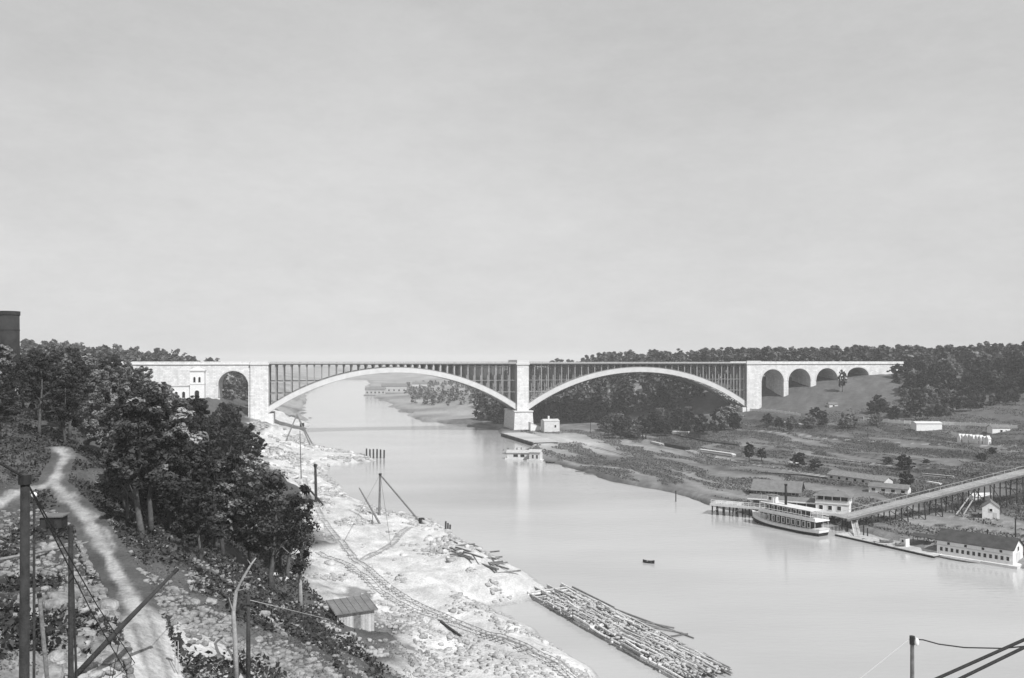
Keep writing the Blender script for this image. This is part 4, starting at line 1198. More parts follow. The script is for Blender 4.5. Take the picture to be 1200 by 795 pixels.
# timber shed by the track
f = Frame(*P(412, 741, 7.4)[:2], R(28)); f.z = h(f.x, f.y) - 0.2
e = empty('timber_shed', f.p(0, 0), 'small pale board shed with a grey sloping roof beside the track', 'shed')
Lx, Ly = 2.7, 2.0
for (a0, a1, b0, b1, zt0, zt1, nm) in ((-Lx, Lx, -Ly, -Ly + .1, 2.6, 2.6, 'front'), (-Lx, Lx, Ly - .1, Ly, 3.2, 3.2, 'back')):
    n = 12
    for k in range(n):
        w = (a1 - a0) / n
        f.box(MB(), a0 + k * w + .012, a0 + (k + 1) * w - .012, b0, b1 + rnd.uniform(-.02, .02), -0.6, zt0).build('board', M['timber_pale'], e)
for sgn in (-1, 1):
    mb = MB(); x0 = sgn * Lx - (0.05 if sgn > 0 else -0.05)
    vs = [f.p(x0 + dx, bb, z) for dx in (-.05, .05) for (bb, z) in ((-Ly + .11, -.6), (Ly - .11, -.6), (Ly - .11, 3.15), (-Ly + .11, 2.6))]
    mb.add(vs, [(0, 1, 2, 3), (7, 6, 5, 4), (0, 4, 5, 1), (1, 5, 6, 2), (2, 6, 7, 3), (3, 7, 4, 0)])
    mb.build('end_wall', M['timber_pale'] if sgn > 0 else M['timber'], e)  # left end in darker timber: the shed's shaded side put into the colour
mb = MB(); vs = [f.p(a, bb, z) for (z_off) in (0, .12) for (a, bb, z) in ((-Lx - .4, -Ly - .5, 2.5 + z_off), (Lx + .4, -Ly - .5, 2.5 + z_off), (Lx + .4, Ly + .4, 3.28 + z_off), (-Lx - .4, Ly + .4, 3.28 + z_off))]
mb.add(vs, [(3, 2, 1, 0), (4, 5, 6, 7), (0, 1, 5, 4), (1, 2, 6, 5), (2, 3, 7, 6), (3, 0, 4, 7)]); rf = mb.build('roof', M['roof_grey'], e)
for k in range(7):
    a = -Lx - .3 + k * (2 * Lx + .6) / 6; MB().beam(f.p(a, -Ly - .48, 2.66), f.p(a, Ly + .38, 3.44), 0.07, 0.05).build('batten', M['timber'], rf)
f.box(MB(), -0.3, 0.7, -Ly - .05, -Ly - .004, 0.1, 2.0).build('door', M['timber'], e)
# plank on the flat
a_ = on_ground(514, 728, 4.2); c_ = on_ground(541, 748, 4.2)
mb = MB(); mb.beam((a_[0], a_[1], a_[2] + .18), (c_[0], c_[1], c_[2] + .18), 0.3, 0.25); o = mb.build('timber_beam', M['timber_dark']); set_tags(o, 'single dark squared beam lying on the pale flat beside the tracks', 'beam')

# derricks and poles on the river bank
b = on_ground(444.5, 604, 3); d = b[1]; tp = PD(445.5, 556, d)
e, mb = pole('derrick', b, tp, 0.34, 0.26, M['timber'], 'stiff leg derrick with one long sloping boom at the river edge', 'derrick'); mb.build('mast', M['timber'], e)
c = on_ground(494, 614, 2); MB().tube([(tp[0], tp[1], tp[2] - .1), Vector(tp).lerp(Vector(c), .5), (c[0], c[1], c[2])], [0.2, 0.24, 0.22], 7).build('boom', M['timber'], e)
MB().box((c[0], c[1], c[2] + .6), (1.2, 1.2, 1.8), .4).build('foot_block', M['timber_dark'], e)
MB().tube([(tp[0], tp[1], tp[2] - .3), (tp[0], tp[1], tp[2] + .25)], 0.4, 8).build('iron_cap', M['black'], e)
for q in (on_ground(400, 640, 4), on_ground(458, 640, 4)): MB().tube([tp, q], 0.035, 4).build('guy_wire', M['rope'], e)
b = on_ground(370.5, 589, 5); tp = PD(369.5, 545, b[1])
e, mb = pole('hoist_mast', b, tp, 0.42, 0.34, M['black'], 'stout black hoist mast on the bank above the tracks', 'mast'); mb.build('mast', M['timber_dark'], e)
MB().tube([Vector(tp) + Vector((0, 0, -.6)), Vector(tp) + Vector((0, 0, .2))], .46, 8).build('iron_cap', M['black'], e)
MB().box((b[0], b[1], b[2] + .3), (2.2, 1.6, .8), .2).build('foot_frame', M['timber_dark'], e)
b = on_ground(357, 600, 5); tp = PD(357, 568, b[1]); e, mb = pole('derrick', b, tp, 0.2, 0.16, M['timber'], 'small derrick with a short dark strut beside the black hoist mast', 'derrick'); mb.build('mast', M['timber'], e)
q = on_ground(379, 592, 4); MB().tube([tp, q], 0.22, 6).build('strut', M['timber_dark'], e)
b = on_ground(445, 614, 3); tp = PD(421, 572, b[1] + 6); e, mb = pole('leaning_spar', b, tp, 0.3, 0.16, M['timber'], 'weathered spar leaning over the rubble next to the stiff leg derrick', 'spar'); mb.build('spar', M['timber'], e)
q = on_ground(437, 615, 3); MB().tube([Vector(b).lerp(Vector(tp), .35), q], 0.12, 5).build('prop', M['timber'], e)
b = on_ground(353, 561, 6); tp = PD(351.5, 505, b[1]); e, mb = pole('signal_pole', b, tp, 0.2, 0.12, M['timber'], 'tall thin pole with a short arm on the rubble slope before the bridge', 'pole'); mb.build('post', M['timber'], e)
MB().beam(PD(348, 509, b[1] - .2), PD(355, 509, b[1] - .2), .12, .12).build('arm', M['timber'], e)
d = 438.0; ap = PD(348, 486, d)
e = empty('gin_pole_frame', (ap[0], ap[1], h(ap[0], ap[1])), 'three legged timber hoisting frame at the foot of the left abutment', 'hoist')
for (px, py, dd) in ((334, 510, 432), (364, 520, 432), (367, 515, 446)):
    q = PD(px, py, dd); MB().tube([ap, (q[0], q[1], min(q[2], h(q[0], q[1])) - .3)], 0.32, 6).build('leg', M['timber'], e)
MB().box(PD(354, 498, d), (2.0, 1.2, 1.8), .5).build('hoist_block', M['timber_dark'], e)
# pile cluster off the left bank
for k in range(6):
    px = 429.5 + k * 4.1; q = P(px, 537, 0)
    mb = MB(); r = 0.42
    mb.tube([(q[0], q[1], -2), (q[0] + rnd.uniform(-.1, .1), q[1], 4.2 + rnd.uniform(-.4, .4))], [r, r * .9], 8)
    o = mb.build('mooring_pile', M['timber_dark']); set_tags(o, 'dark upright pile in the short row off the rubble point', 'pile', 'row of piles off the point')
for k in range(3):     # short stubs at the shore
    q = on_ground(522 + k * 2.6, 621, 1.2); mb = MB(); mb.tube([(q[0], q[1], q[2] - 1), (q[0] + .1, q[1], q[2] + 2.2 - .4 * k)], [.26, .24], 7)
    o = mb.build('shore_post', M['timber_dark']); set_tags(o, 'short dark post at the shore below the derrick', 'post', 'posts at the shore')

# ------------------------------------------------------------------ log crib
ca = Vector(P(620, 700, 0)[:2]); cb = Vector(P(800, 802, 0)[:2]); ax = (cb - ca).normalized(); perp = Vector((-ax.y, ax.x))
if perp.dot(Vector((1, 0.6))) < 0: perp = -perp
CL = (cb - ca).length; CWD = 8.5
crib = empty('log_crib', (ca.x, ca.y, 0), 'long floating crib of stacked pale logs along the left shore', 'log crib')
log_me = []
for k in range(4):
    mb = MB(); ln = 5.6; mb.tube([(-ln / 2, 0, 0), (0, rnd.uniform(-.04, .04), rnd.uniform(-.04, .04)), (ln / 2, 0, 0)], [.19, .18, .15], 7)
    me = bpy.data.meshes.new('log'); me.from_pydata(mb.v, [], mb.f); me.materials.append(M['log']); log_me.append(me)
def put_log(a, b2, z, ang, sc=1.0, thick=1.0, parent=crib, name='log'):
    p = ca + ax * a + perp * b2
    o = link(name, rnd.choice(log_me), parent, (p.x - crib.location.x, p.y - crib.location.y, z))
    thick *= rnd.uniform(.7, 1.25); o.scale = (sc, thick, thick); o.rotation_euler = (rnd.uniform(0, 6), rnd.uniform(-.015, .015), math.atan2(ax.y, ax.x) + ang); return o
na = int(CL / 5.2)
for lay in range(4):
    z = 0.02 + lay * 0.36
    for i in range(na + 1):
        for b2 in (0.0, 2.8, 5.6, CWD):
            if lay == 3 and rnd.random() < .3: continue
            put_log(i * 5.2 + rnd.uniform(-.3, .3), b2 + rnd.uniform(-.15, .15), z, rnd.uniform(-.03, .03))
    if lay < 3:
        for i in range(int(CL / 3.4)):
            put_log(i * 3.4 + rnd.uniform(-.4, .4), CWD / 2 + rnd.uniform(-.3, .3), z + 0.18, math.pi / 2 + rnd.uniform(-.05, .05), 1.62)
for i in range(120):   # loose logs on top
    put_log(rnd.uniform(3, CL), rnd.uniform(0.3, CWD - 0.3), 1.36 + rnd.uniform(-.06, .08), rnd.gauss(0.0, .09), rnd.uniform(.4, 1.3), rnd.uniform(.5, 1.05))
# fill stone in the crib
xs_ = []; ys_l = []
for i in range(1500):
    p = ca + ax * rnd.uniform(4, CL) + perp * rnd.uniform(.5, CWD - .5); xs_.append(p.x); ys_l.append(p.y)
V = []; F = []; n0 = 0
for i in range(len(xs_)):
    v, f_ = ROCKS[i % 8]; s = rnd.uniform(.16, .4); V.append(v * s + np.array([xs_[i], ys_l[i], 1.05 + rnd.uniform(-.3, .2)]) - np.array(crib.location)); F.append(f_ + n0); n0 += len(v)
o = link('fill_stone', arr_mesh('fill_stone', np.concatenate(V), np.concatenate(F), M['rock']), crib); o['kind'] = 'stuff'
# floating loose poles outside the crib
for (x0, y0, x1, y1) in ((671, 688, 720, 712), (720, 714, 813, 748), (735, 727, 806, 744), (745, 732, 800, 742), (740, 726, 790, 736), (775, 748, 806, 743), (690, 712, 735, 737)):
    a_ = P(x0, y0, .1); c_ = P(x1, y1, .1); mb = MB(); mb.tube([a_, c_], [.2, .13], 6)
    o = mb.build('floating_pole', M['timber']); set_tags(o, 'thin pole floating loose on the water beside the log crib', 'pole', 'poles floating beside the crib')
# timbers stacked on the sandy bank above the crib
for i in range(26):
    px = rnd.uniform(530, 606); py = 640 + (px - 530) * .42 + rnd.uniform(-10, 8); q = on_ground(px, py, 2.5)
    L_ = rnd.uniform(1.6, 4.2); a = rnd.choice([math.atan2(ax.y, ax.x), math.atan2(ax.y, ax.x) + .2, math.atan2(ax.y, ax.x) + 1.5])
    mb = MB(); mb.beam((q[0] - L_ * math.cos(a), q[1] - L_ * math.sin(a), q[2] + .15), (q[0] + L_ * math.cos(a), q[1] + L_ * math.sin(a), q[2] + .22), .32, .3)
    o = mb.build('squared_timber', M['timber']); set_tags(o, 'squared timber dropped on the sandy bank above the log crib', 'timber', 'timbers on the sandy bank')

# ------------------------------------------------------------------ right bank: landing, steamboat, ramp, boathouse
def gable_house(f, L2, W2, hw, hr, e, wall, roof, over=0.4):
    """walls with a gable roof; ridge along a"""
    mb = MB()
    vs = [f.p(a, b2, z) for a in (-L2, L2) for (b2, z) in ((-W2, 0), (W2, 0), (W2, hw), (0, hr), (-W2, hw))]
    mb.add(vs, [(0, 4, 3, 2, 1), (5, 6, 7, 8, 9), (0, 5, 9, 4), (1, 2, 7, 6), (0, 1, 6, 5)])
    mb.build('wall', wall, e)
    sl = (hr - hw) / W2
    for s in (-1, 1):
        mb = MB()
        a0 = L2 + over; b1 = W2 + over
        vs = [f.p(a, s * bb, z + dz) for dz in (0.02, 0.16) for (a, bb, z) in ((-a0, 0, hr), (a0, 0, hr), (a0, b1, hw - sl * over), (-a0, b1, hw - sl * over))]
        mb.add(vs, [(3, 2, 1, 0), (4, 5, 6, 7), (0, 1, 5, 4), (1, 2, 6, 5), (2, 3, 7, 6), (3, 0, 4, 7)])
        mb.build('roof', roof, e)
def window(f, a, b_face, z0, w, hh, e, side=-1, along=True, mat='glass', name='window'):
    t = 0.05
    def bx_(m, a0, a1, z_0, z_1, o0, o1):
        if along: f.box(m, a0, a1, *sorted((b_face + side * o0, b_face + side * o1)), z_0, z_1)
        else: f.box(m, *sorted((b_face + side * o0, b_face + side * o1)), a0, a1, z_0, z_1)
        return m
    o = bx_(MB(), a - w / 2, a + w / 2, z0, z0 + hh, 0.004, 0.04).build(name, M[mat], e)
    fr = MB(); tt = 0.12
    bx_(fr, a - w / 2 - tt, a - w / 2, z0 - tt, z0 + hh + tt, 0.005, 0.1); bx_(fr, a + w / 2, a + w / 2 + tt, z0 - tt, z0 + hh + tt, 0.005, 0.1)
    bx_(fr, a - w / 2, a + w / 2, z0 - tt, z0, 0.005, 0.1); bx_(fr, a - w / 2, a + w / 2, z0 + hh, z0 + hh + tt, 0.005, 0.1)
    fr.build('frame', M['white'], o)
    return o

# landing wharf on piles
wa = Vector(P(832, 590, 3.4)[:2]); wb = Vector(P(992, 603, 3.4)[:2]); wd_ = (wb - wa).normalized(); WL = (wb - wa).length
f = Frame(wa.x, wa.y, math.atan2(wd_.y, wd_.x))
e = empty('landing_wharf', (wa.x, wa.y, 0), 'timber landing wharf on a row of dark piles behind the steamboat', 'wharf')
nb = int(WL / 0.9)
pm = None
for k in range(nb):
    if pm is None:
        v = MB(); v.box((0, 0, 0), (0.84, 6.4, 0.18)); pm = bpy.data.meshes.new('deck_plank'); pm.from_pydata(v.v, [], v.f); pm.materials.append(M['timber_pale'])
    q = f.p(0.45 + k * 0.9, 3.2, 3.3); o = link('deck_plank', pm, e, Vector(q) - e.location); o.rotation_euler = (rnd.uniform(-.01, .01), 0, f.ang)
f.box(MB(), 0, WL, -0.22, -0.02, 2.75, 3.38).build('fascia', M['offwhite'], e)
f.box(MB(), 0, WL, 5.6, 5.8, 2.7, 3.2).build('stringer', M['timber_dark'], e)
for k in range(20):
    a = 0.6 + k * (WL - 1.2) / 19
    for b2 in (0.3, 5.2):
        p0 = f.p(a, b2, -2); p1 = f.p(a + (rnd.choice([0, 0, .5, -.5]) if b2 < 1 else 0), b2 + .2, 3.2)
        MB().tube([p0, p1], 0.22, 6).build('pile', M['timber_dark'], e)
for k in range(0, 19, 3):
    a = 0.6 + k * (WL - 1.2) / 19; MB().beam(f.p(a, .1, .4), f.p(a + 2.6, .1, 2.8), .12, .2).build('brace', M['timber'], e)
# railing along the front
mb = MB()
for k in range(16): 
    a = 0.3 + k * (WL * .62) / 15; f.box(mb, a - .05, a + .05, .1, .2, 3.39, 4.4)
f.box(mb, 0.3, WL * .62 + .3, .08, .22, 4.4, 4.5); f.box(mb, 0.3, WL * .62 + .3, .11, .19, 3.9, 3.98); mb.build('railing', M['white'], e)

# long grey-roofed freight shed on the wharf
a0, a1 = WL * .30, WL * .86
fs_ = Frame(*f.p((a0 + a1) / 2, 3.6, 0)[:2], f.ang, 3.402)
e = empty('wharf_shed', fs_.p(0, 0), 'low open wharf shed with a wide grey roof behind the steamboat', 'shed')
for k in range(9):
    for b2 in (-2.4, 2.3):
        a = -(a1 - a0) / 2 + .3 + k * ((a1 - a0) - .6) / 8; fs_.box(MB(), a - .1, a + .1, b2 - .1, b2 + .1, 0, 2.2).build('post', M['white'], e)
fs_.box(MB(), -(a1 - a0) / 2, (a1 - a0) / 2, 2.0, 2.15, 0, 2.1).build('back_wall', M['timber'], e)
for s in (-1, 1):
    mb = MB(); A2 = (a1 - a0) / 2 + .5
    vs = [fs_.p(a, s * bb, z + dz) for dz in (0, .15) for (a, bb, z) in ((-A2, 0, 3.1), (A2, 0, 3.1), (A2, 3.1, 2.2), (-A2, 3.1, 2.2))]
    mb.add(vs, [(3, 2, 1, 0), (4, 5, 6, 7), (0, 1, 5, 4), (1, 2, 6, 5), (2, 3, 7, 6), (3, 0, 4, 7)]); mb.build('roof', M['roof_grey'], e)
    fs_.box(MB(), -A2, A2, *sorted((s * 3.1, s * 3.22)), 2.05, 2.42).build('eave_board', M['white'], e)
# taller hall with dark roof behind
q = P(915, 581, 1.2); fh = Frame(q[0], q[1] + 3, f.ang + .05); fh.z = h(fh.x, fh.y)
e = empty('waterside_hall', fh.p(0, 0), 'broad dark roofed hall behind the wharf shed', 'hall')
gable_house(fh, 7.2, 4.6, 2.0, 4.6, e, M['timber'], M['roof_grey'], .9)
for k in range(5): window(fh, -5.6 + k * 2.8, -4.6, .7, 1.0, .9, e)
# two-storey waiting pavilion at the end of the wharf
fp = Frame(*P(968, 606, 3.4)[:2], f.ang + .02, 3.41)
fp.x, fp.y = f.p(WL * .90, 2.9, 0)[:2]
e = empty('waiting_pavilion', fp.p(0, 0), 'two storey white waiting pavilion with open dark upper gallery at the wharf end', 'pavilion')
fp.box(MB(), -4.4, 4.4, -2.6, 2.6, 0.0, 2.5).build('lower_wall', M['white'], e)
fp.box(MB(), -4.6, 4.6, -2.8, 2.8, 2.5, 2.8).build('gallery_floor', M['white'], e)
fp.box(MB(), -3.9, 3.9, -1.5, 2.2, 2.8, 4.6).build('inner_wall', M['glass'], e)
for k in range(5):
    for b2 in (-2.6, 2.6): fp.box(MB(), -4.4 + k * 2.2 - .12, -4.4 + k * 2.2 + .12, b2 - .12, b2 + .12, 2.8, 4.7).build('post', M['white'], e)
mb = MB()
for b2 in (-2.7, 2.7): fp.box(mb, -4.5, 4.5, b2 - .05, b2 + .05, 3.5, 3.6); fp.box(mb, -4.5, 4.5, b2 - .04, b2 + .04, 2.85, 3.4)
mb.build('railing', M['white'], e)
mb = MB(); vs = [fp.p(*t_) for t_ in ((-5.2, -3.4, 4.7), (5.2, -3.4, 4.7), (5.2, 3.4, 4.7), (-5.2, 3.4, 4.7), (-3, -.6, 5.9), (3, -.6, 5.9), (3, .6, 5.9), (-3, .6, 5.9))]
mb.add(vs, [(3, 2, 1, 0), (4, 5, 6, 7), (0, 1, 5, 4), (1, 2, 6, 5), (2, 3, 7, 6), (3, 0, 4, 7)]); mb.build('roof', M['roof_grey'], e)
for k in range(3): window(fp, -3.0 + k * 2.4, -2.6, .8, 1.0, 1.2, e)

# excursion steamboat
st0 = Vector(P(963, 628, 0)[:2]); bw0 = Vector(P(884, 611, 0)[:2]); dv = (bw0 - st0).normalized(); SLN = (bw0 - st0).length
fb = Frame(*((st0 + bw0) / 2), math.atan2(dv.y, dv.x), 0)
e = empty('steamboat', fb.p(0, 0), 'two decked white excursion steamboat with a tall thin black funnel', 'steamboat')
HL = SLN / 2
def hull(z_levels, mat, name, parent=e):
    """z_levels: (z, beam, sheer factor)"""
    N = 18; vs = []; fs = []
    for (z, bm_, sh, ext) in z_levels:
        for i in range(N + 1):
            t = -1 + 2 * i / N
            w = bm_ * (1 - max(0, t) ** 2.6) ** .75 * (1 - .35 * max(0, -t - .55) ** 1.2 * 2)
            a = t * HL * ext; zz = z + sh * (max(0, t) ** 2.2 * 1.3 + max(0, -t) ** 3 * .35)
            vs.append(fb.p(a, -w, zz)); vs.append(fb.p(a, w, zz))
    M_ = (N + 1) * 2
    for l in range(len(z_levels) - 1):
        for i in range(N):
            b0 = l * M_ + 2 * i; t0 = (l + 1) * M_ + 2 * i
            fs += [(b0, b0 + 2, t0 + 2, t0), (b0 + 1, t0 + 1, t0 + 3, b0 + 3)]
        fs += [(l * M_, (l + 1) * M_, (l + 1) * M_ + 1, l * M_ + 1)]
    top = (len(z_levels) - 1) * M_
    for i in range(N): fs.append((top + 2 * i, top + 2 * i + 2, top + 2 * i + 3, top + 2 * i + 1)); fs.append((2 * i + 1, 2 * i + 3, 2 * i + 2, 2 * i))
    return MB().add(vs, fs).build(name, mat, parent)
hull(((-0.6, 1.9, 0, .93), (0.15, 2.3, .15, .965), (0.5, 2.4, .5, .975)), M['black'], 'hull')
hull(((0.52, 2.42, .5, .976), (0.95, 2.5, .85, .988), (1.05, 2.52, 1.0, .99)), M['white'], 'bulwark')
hull(((1.06, 2.6, 1.0, 1.0), (1.2, 2.6, 1.0, 1.0)), M['offwhite'], 'guard_rail')
fb.box(MB(), -HL * .80, HL * .45, -1.7, 1.7, 1.1, 3.0).build('main_cabin', M['timber_dark'], e)  # coloured dark to paint in the shade of the open lower deck
fb.box(MB(), -HL * .95, HL * .62, -2.5, 2.5, 3.0, 3.16).build('upper_deck', M['white'], e)
fb.box(MB(), -HL * .55, HL * .48, -1.5, 1.5, 3.16, 5.0).build('upper_cabin', M['timber_dark'], e)  # dark colour paints in the shade behind the upper stanchions
for s in (-1, 1):
    fb.box(MB(), -HL * .93, HL * .6, *sorted((s * 2.38, s * 2.44)), 3.2, 3.75).build('rail_board', M['white'], e)
fb.box(MB(), -HL * .80, HL * .60, -2.2, 2.2, 5.0, 5.14).build('awning_roof', M['offwhite'], e)
fb.box(MB(), HL * .30, HL * .48, -.9, .9, 5.14, 6.7).build('pilot_house', M['white'], e)
fb.box(MB(), HL * .27, HL * .51, -1.1, 1.1, 6.7, 6.82).build('pilot_house_roof', M['roof_grey'], e)
window(fb, HL * .39, -.9, 5.75, 1.0, .7, e); window(fb, HL * .39, .9, 5.75, 1.0, .7, e, side=1)
for k in range(9):
    a = -HL * .72 + k * HL * 1.1 / 8
    for s in (-1, 1): window(fb, a, s * 1.7, 1.55, .75, 1.0, e, side=s)
for k in range(7):
    a = -HL * .48 + k * HL * .88 / 6
    for s in (-1, 1): window(fb, a, s * 1.5, 3.7, .75, .95, e, side=s)
for k in range(13):
    a = -HL * .92 + k * HL * 1.5 / 12
    for s in (-1, 1):
        MB().tube([fb.p(a, s * 2.36, 1.1), fb.p(a, s * 2.36, 3.05)], .055, 5).build('stanchion', M['white'], e)
        if -HL * .8 < a < HL * .6: MB().tube([fb.p(a, s * 2.15, 3.1), fb.p(a, s * 2.15, 5.05)], .05, 5).build('stanchion', M['white'], e)
for s in (-1, 1):
    MB().tube([fb.p(-HL * .93, s * 2.42, 4.05), fb.p(HL * .6, s * 2.42, 4.05)], .05, 4).build('hand_rail', M['white'], e)
fn = MB().tube([fb.p(HL * .02, 0, 5.1), fb.p(HL * .02, 0, 9.6)], [.34, .32], 12).build('funnel', M['black'], e, True)
MB().tube([fb.p(HL * .02, 0, 9.4), fb.p(HL * .02, 0, 9.7)], .40, 12).build('funnel_cap', M['black'], fn)
e.scale = (1.08, 1.08, 1.25)
MB().tube([fb.p(HL * .72, 0, 1.2), fb.p(HL * .72, 0, 6.8)], [.09, .05], 6).build('flag_mast', M['timber_pale'], e)

# floating landing stage from the wharf to the boathouse
la = Vector(P(978, 626, .5)[:2]); lb = Vector(P(1094, 652, .5)[:2]); dl = (lb - la).normalized(); LL = (lb - la).length
fl = Frame(la.x, la.y, math.atan2(dl.y, dl.x)); 
e = empty('landing_stage', fl.p(0, 0), 'low pale floating landing stage between the wharf and the boathouse', 'pontoon')
n = int(LL / 1.1)
for k in range(n): 
    fl.box(MB(), k * LL / n + .02, (k + 1) * LL / n - .02, 0, 5.0, .42, .58).build('deck_plank', M['timber_pale'], e)
for b2 in (0.15, 4.7): fl.box(MB(), 0, LL, b2, b2 + .35, -.3, .42).build('float_beam', M['timber_dark'], e)
for k in range(3): q = fl.p(6 + k * LL * .36, 5.3, 0); MB().tube([(q[0], q[1], -2), (q[0], q[1], 2.6)], .17, 7).build('guide_pile', M['timber_dark'], e)
# gangway
g0 = fp.p(5.0, -1, 0); g1 = fl.p(5.5, 2, .6)
e = empty('gangway', (g1[0], g1[1], .6), 'short white railed gangway sloping from the pavilion to the float', 'gangway')
MB().beam(g0, g1, 1.5, .15).build('tread', M['timber_pale'], e)
for s in (-.75, .75): MB().beam((g0[0] + s, g0[1], g0[2] + .8), (g1[0] + s, g1[1], g1[2] + .8), .08, .1).build('hand_rail', M['white'], e)
# skiffs
def skiff(x, y, ang, ln, label, mat='timber_dark', group=None, z=0.0, name='rowing_boat'):
    ff = Frame(x, y, ang, z); e = empty(name, ff.p(0, 0), label, 'boat', group)
    N = 10; vs = []; fs = []
    for (zz, wf, sh) in ((-.12, .25, 0), (.2, .8, .1), (.48, 1.0, .25)):
        for i in range(N + 1):
            t = -1 + 2 * i / N; w = ln * .17 * wf * (1 - abs(t) ** 2.4 * (1.0 if t > 0 else .45)) + .01
            vs += [ff.p(t * ln / 2, -w, zz + sh * abs(t) ** 2), ff.p(t * ln / 2, w, zz + sh * abs(t) ** 2)]
    K = 2 * (N + 1)
    for l in range(2):
        for i in range(N):
            b0 = l * K + 2 * i; t0 = b0 + K; fs += [(b0, b0 + 2, t0 + 2, t0), (b0 + 1, t0 + 1, t0 + 3, b0 + 3)]
        fs.append((l * K, l * K + K, l * K + K + 1, l * K + 1))
    for i in range(N): fs.append((2 * i + 1, 2 * i + 3, 2 * i + 2, 2 * i)); fs.append((K + 2 * i, K + 2 * i + 2, K + 2 * i + 3, K + 2 * i + 1))
    MB().add(vs, fs).build('hull', M[mat], e)
    for a in (-.25, .12): ff.box(MB(), a * ln - .12, a * ln + .12, -ln * .15, ln * .15, .34, .39).build('thwart', M['timber_pale'], e)
    return e
skiff(*P(760, 660, 0)[:2], R(155), 2.7, 'small dark rowing boat alone in the middle of the river', 'black')
for k, (px, py) in enumerate(((1018, 636), (1032, 640))): skiff(*P(px, py, 0)[:2], fl.ang, 3.6, 'dark skiff moored against the landing stage', 'black', 'skiffs at the landing stage')
for (px, py) in ((1035, 630), (1050, 628)): q = fl.p(14 + (px - 1035) * .3, 2.6, .58); skiff(q[0], q[1], fl.ang + 1.2, 3.6, 'skiff drawn up on the landing stage', 'timber', 'skiffs on the stage', .72)
q = fl.p(18.5, 3.4, .58)
e = empty('ticket_booth', q, 'tiny white booth standing on the landing stage', 'booth')
ft = Frame(q[0], q[1], fl.ang, .582); ft.box(MB(), -.8, .8, -.7, .7, 0, 2.1).build('wall', M['white'], e); ft.box(MB(), -1, 1, -.9, .9, 2.1, 2.22).build('roof', M['roof_grey'], e); window(ft, 0, -.7, 1.0, .6, .6, e)

# long white boathouse
ba = Vector(P(1098, 650, .3)[:2]); bb_ = Vector(P(1187, 664, .3)[:2]); db = (bb_ - ba).normalized(); BL = (bb_ - ba).length
BWD = 7.0
per = Vector((-db.y, db.x))
if per.y < 0 and per.x < 0: per = -per
if per.x < 0: per = -per
cen = (ba + bb_) / 2 + per * (BWD / 2)
f = Frame(cen.x, cen.y, math.atan2(db.y, db.x), 0.62)
side = 1 if Vector((-math.sin(f.ang), math.cos(f.ang))).dot(per) < 0 else -1
e = empty('boathouse', f.p(0, 0), 'long low white floating boathouse with a dark gable roof', 'boathouse')
gable_house(f, BL / 2, BWD / 2, 3.3, 5.3, e, M['white'], M['roof_dark'], .35)
for (a0, a1, b0, b1) in ((-BL / 2 - 1, BL / 2 + 1.2, -BWD / 2 - 1.2, BWD / 2 + 1.2),): f.box(MB(), a0, a1, b0, b1, -.9, -.004).build('float', M['offwhite'], e)
f.box(MB(), -BL / 2, BL / 2, *sorted((side * (BWD / 2 + .02), side * (BWD / 2 + .1))), 2.05, 2.2).build('string_board', M['offwhite'], e)
for k in range(13):
    window(f, -BL / 2 + 1.0 + k * (BL - 2.0) / 12, side * BWD / 2, .75, .62, .9, e, side=side)
for k in range(4):
    window(f, -BL / 2 + 2.6 + k * (BL - 5.0) / 3, side * BWD / 2, 2.35, .6, .62, e, side=side)
for s in (-1, 1):
    window(f, 0, s * BL / 2, 2.6, 1.0, 1.0, e, side=s, along=False)
    f.box(MB(), *sorted((s * (BL / 2 + .004), s * (BL / 2 + .06))), -1.5, 1.5, 0.0, 2.3).build('boat_door', M['offwhite'], e)
q = f.p(BL * .1, 0.6, 5.2); MB().tube([(q[0], q[1], q[2] - .6), (q[0], q[1], q[2] + 1.3)], .14, 7).build('stove_pipe', M['black'], e)
# white launch moored in front of the boathouse and a lean-to
q = P(1128, 657, 0); skiff(q[0], q[1], f.ang, 9.5, 'long white launch moored before the boathouse', 'white', None, name='launch')
q = P(1078, 641, .6); fx = Frame(q[0] + 3, q[1] + 3, f.ang, .6); e = empty('canvas_shelter', fx.p(0, 0), 'low dark canvas shelter beside the boathouse on the bank', 'shelter')
for a in (-2.6, 0, 2.6):
    for b2 in (-1.4, 1.4): fx.box(MB(), a - .07, a + .07, b2 - .07, b2 + .07, -.6, 2.0).build('post', M['timber'], e)
for s in (-1, 1):
    mb = MB(); vs = [fx.p(a, s * bb, z + dz) for dz in (0, .08) for (a, bb, z) in ((-3, 0, 2.5), (3, 0, 2.5), (3, 1.8, 1.9), (-3, 1.8, 1.9))]
    mb.add(vs, [(3, 2, 1, 0), (4, 5, 6, 7), (0, 1, 5, 4), (1, 2, 6, 5), (2, 3, 7, 6), (3, 0, 4, 7)]); mb.build('canvas_roof', M['roof_dark'], e)

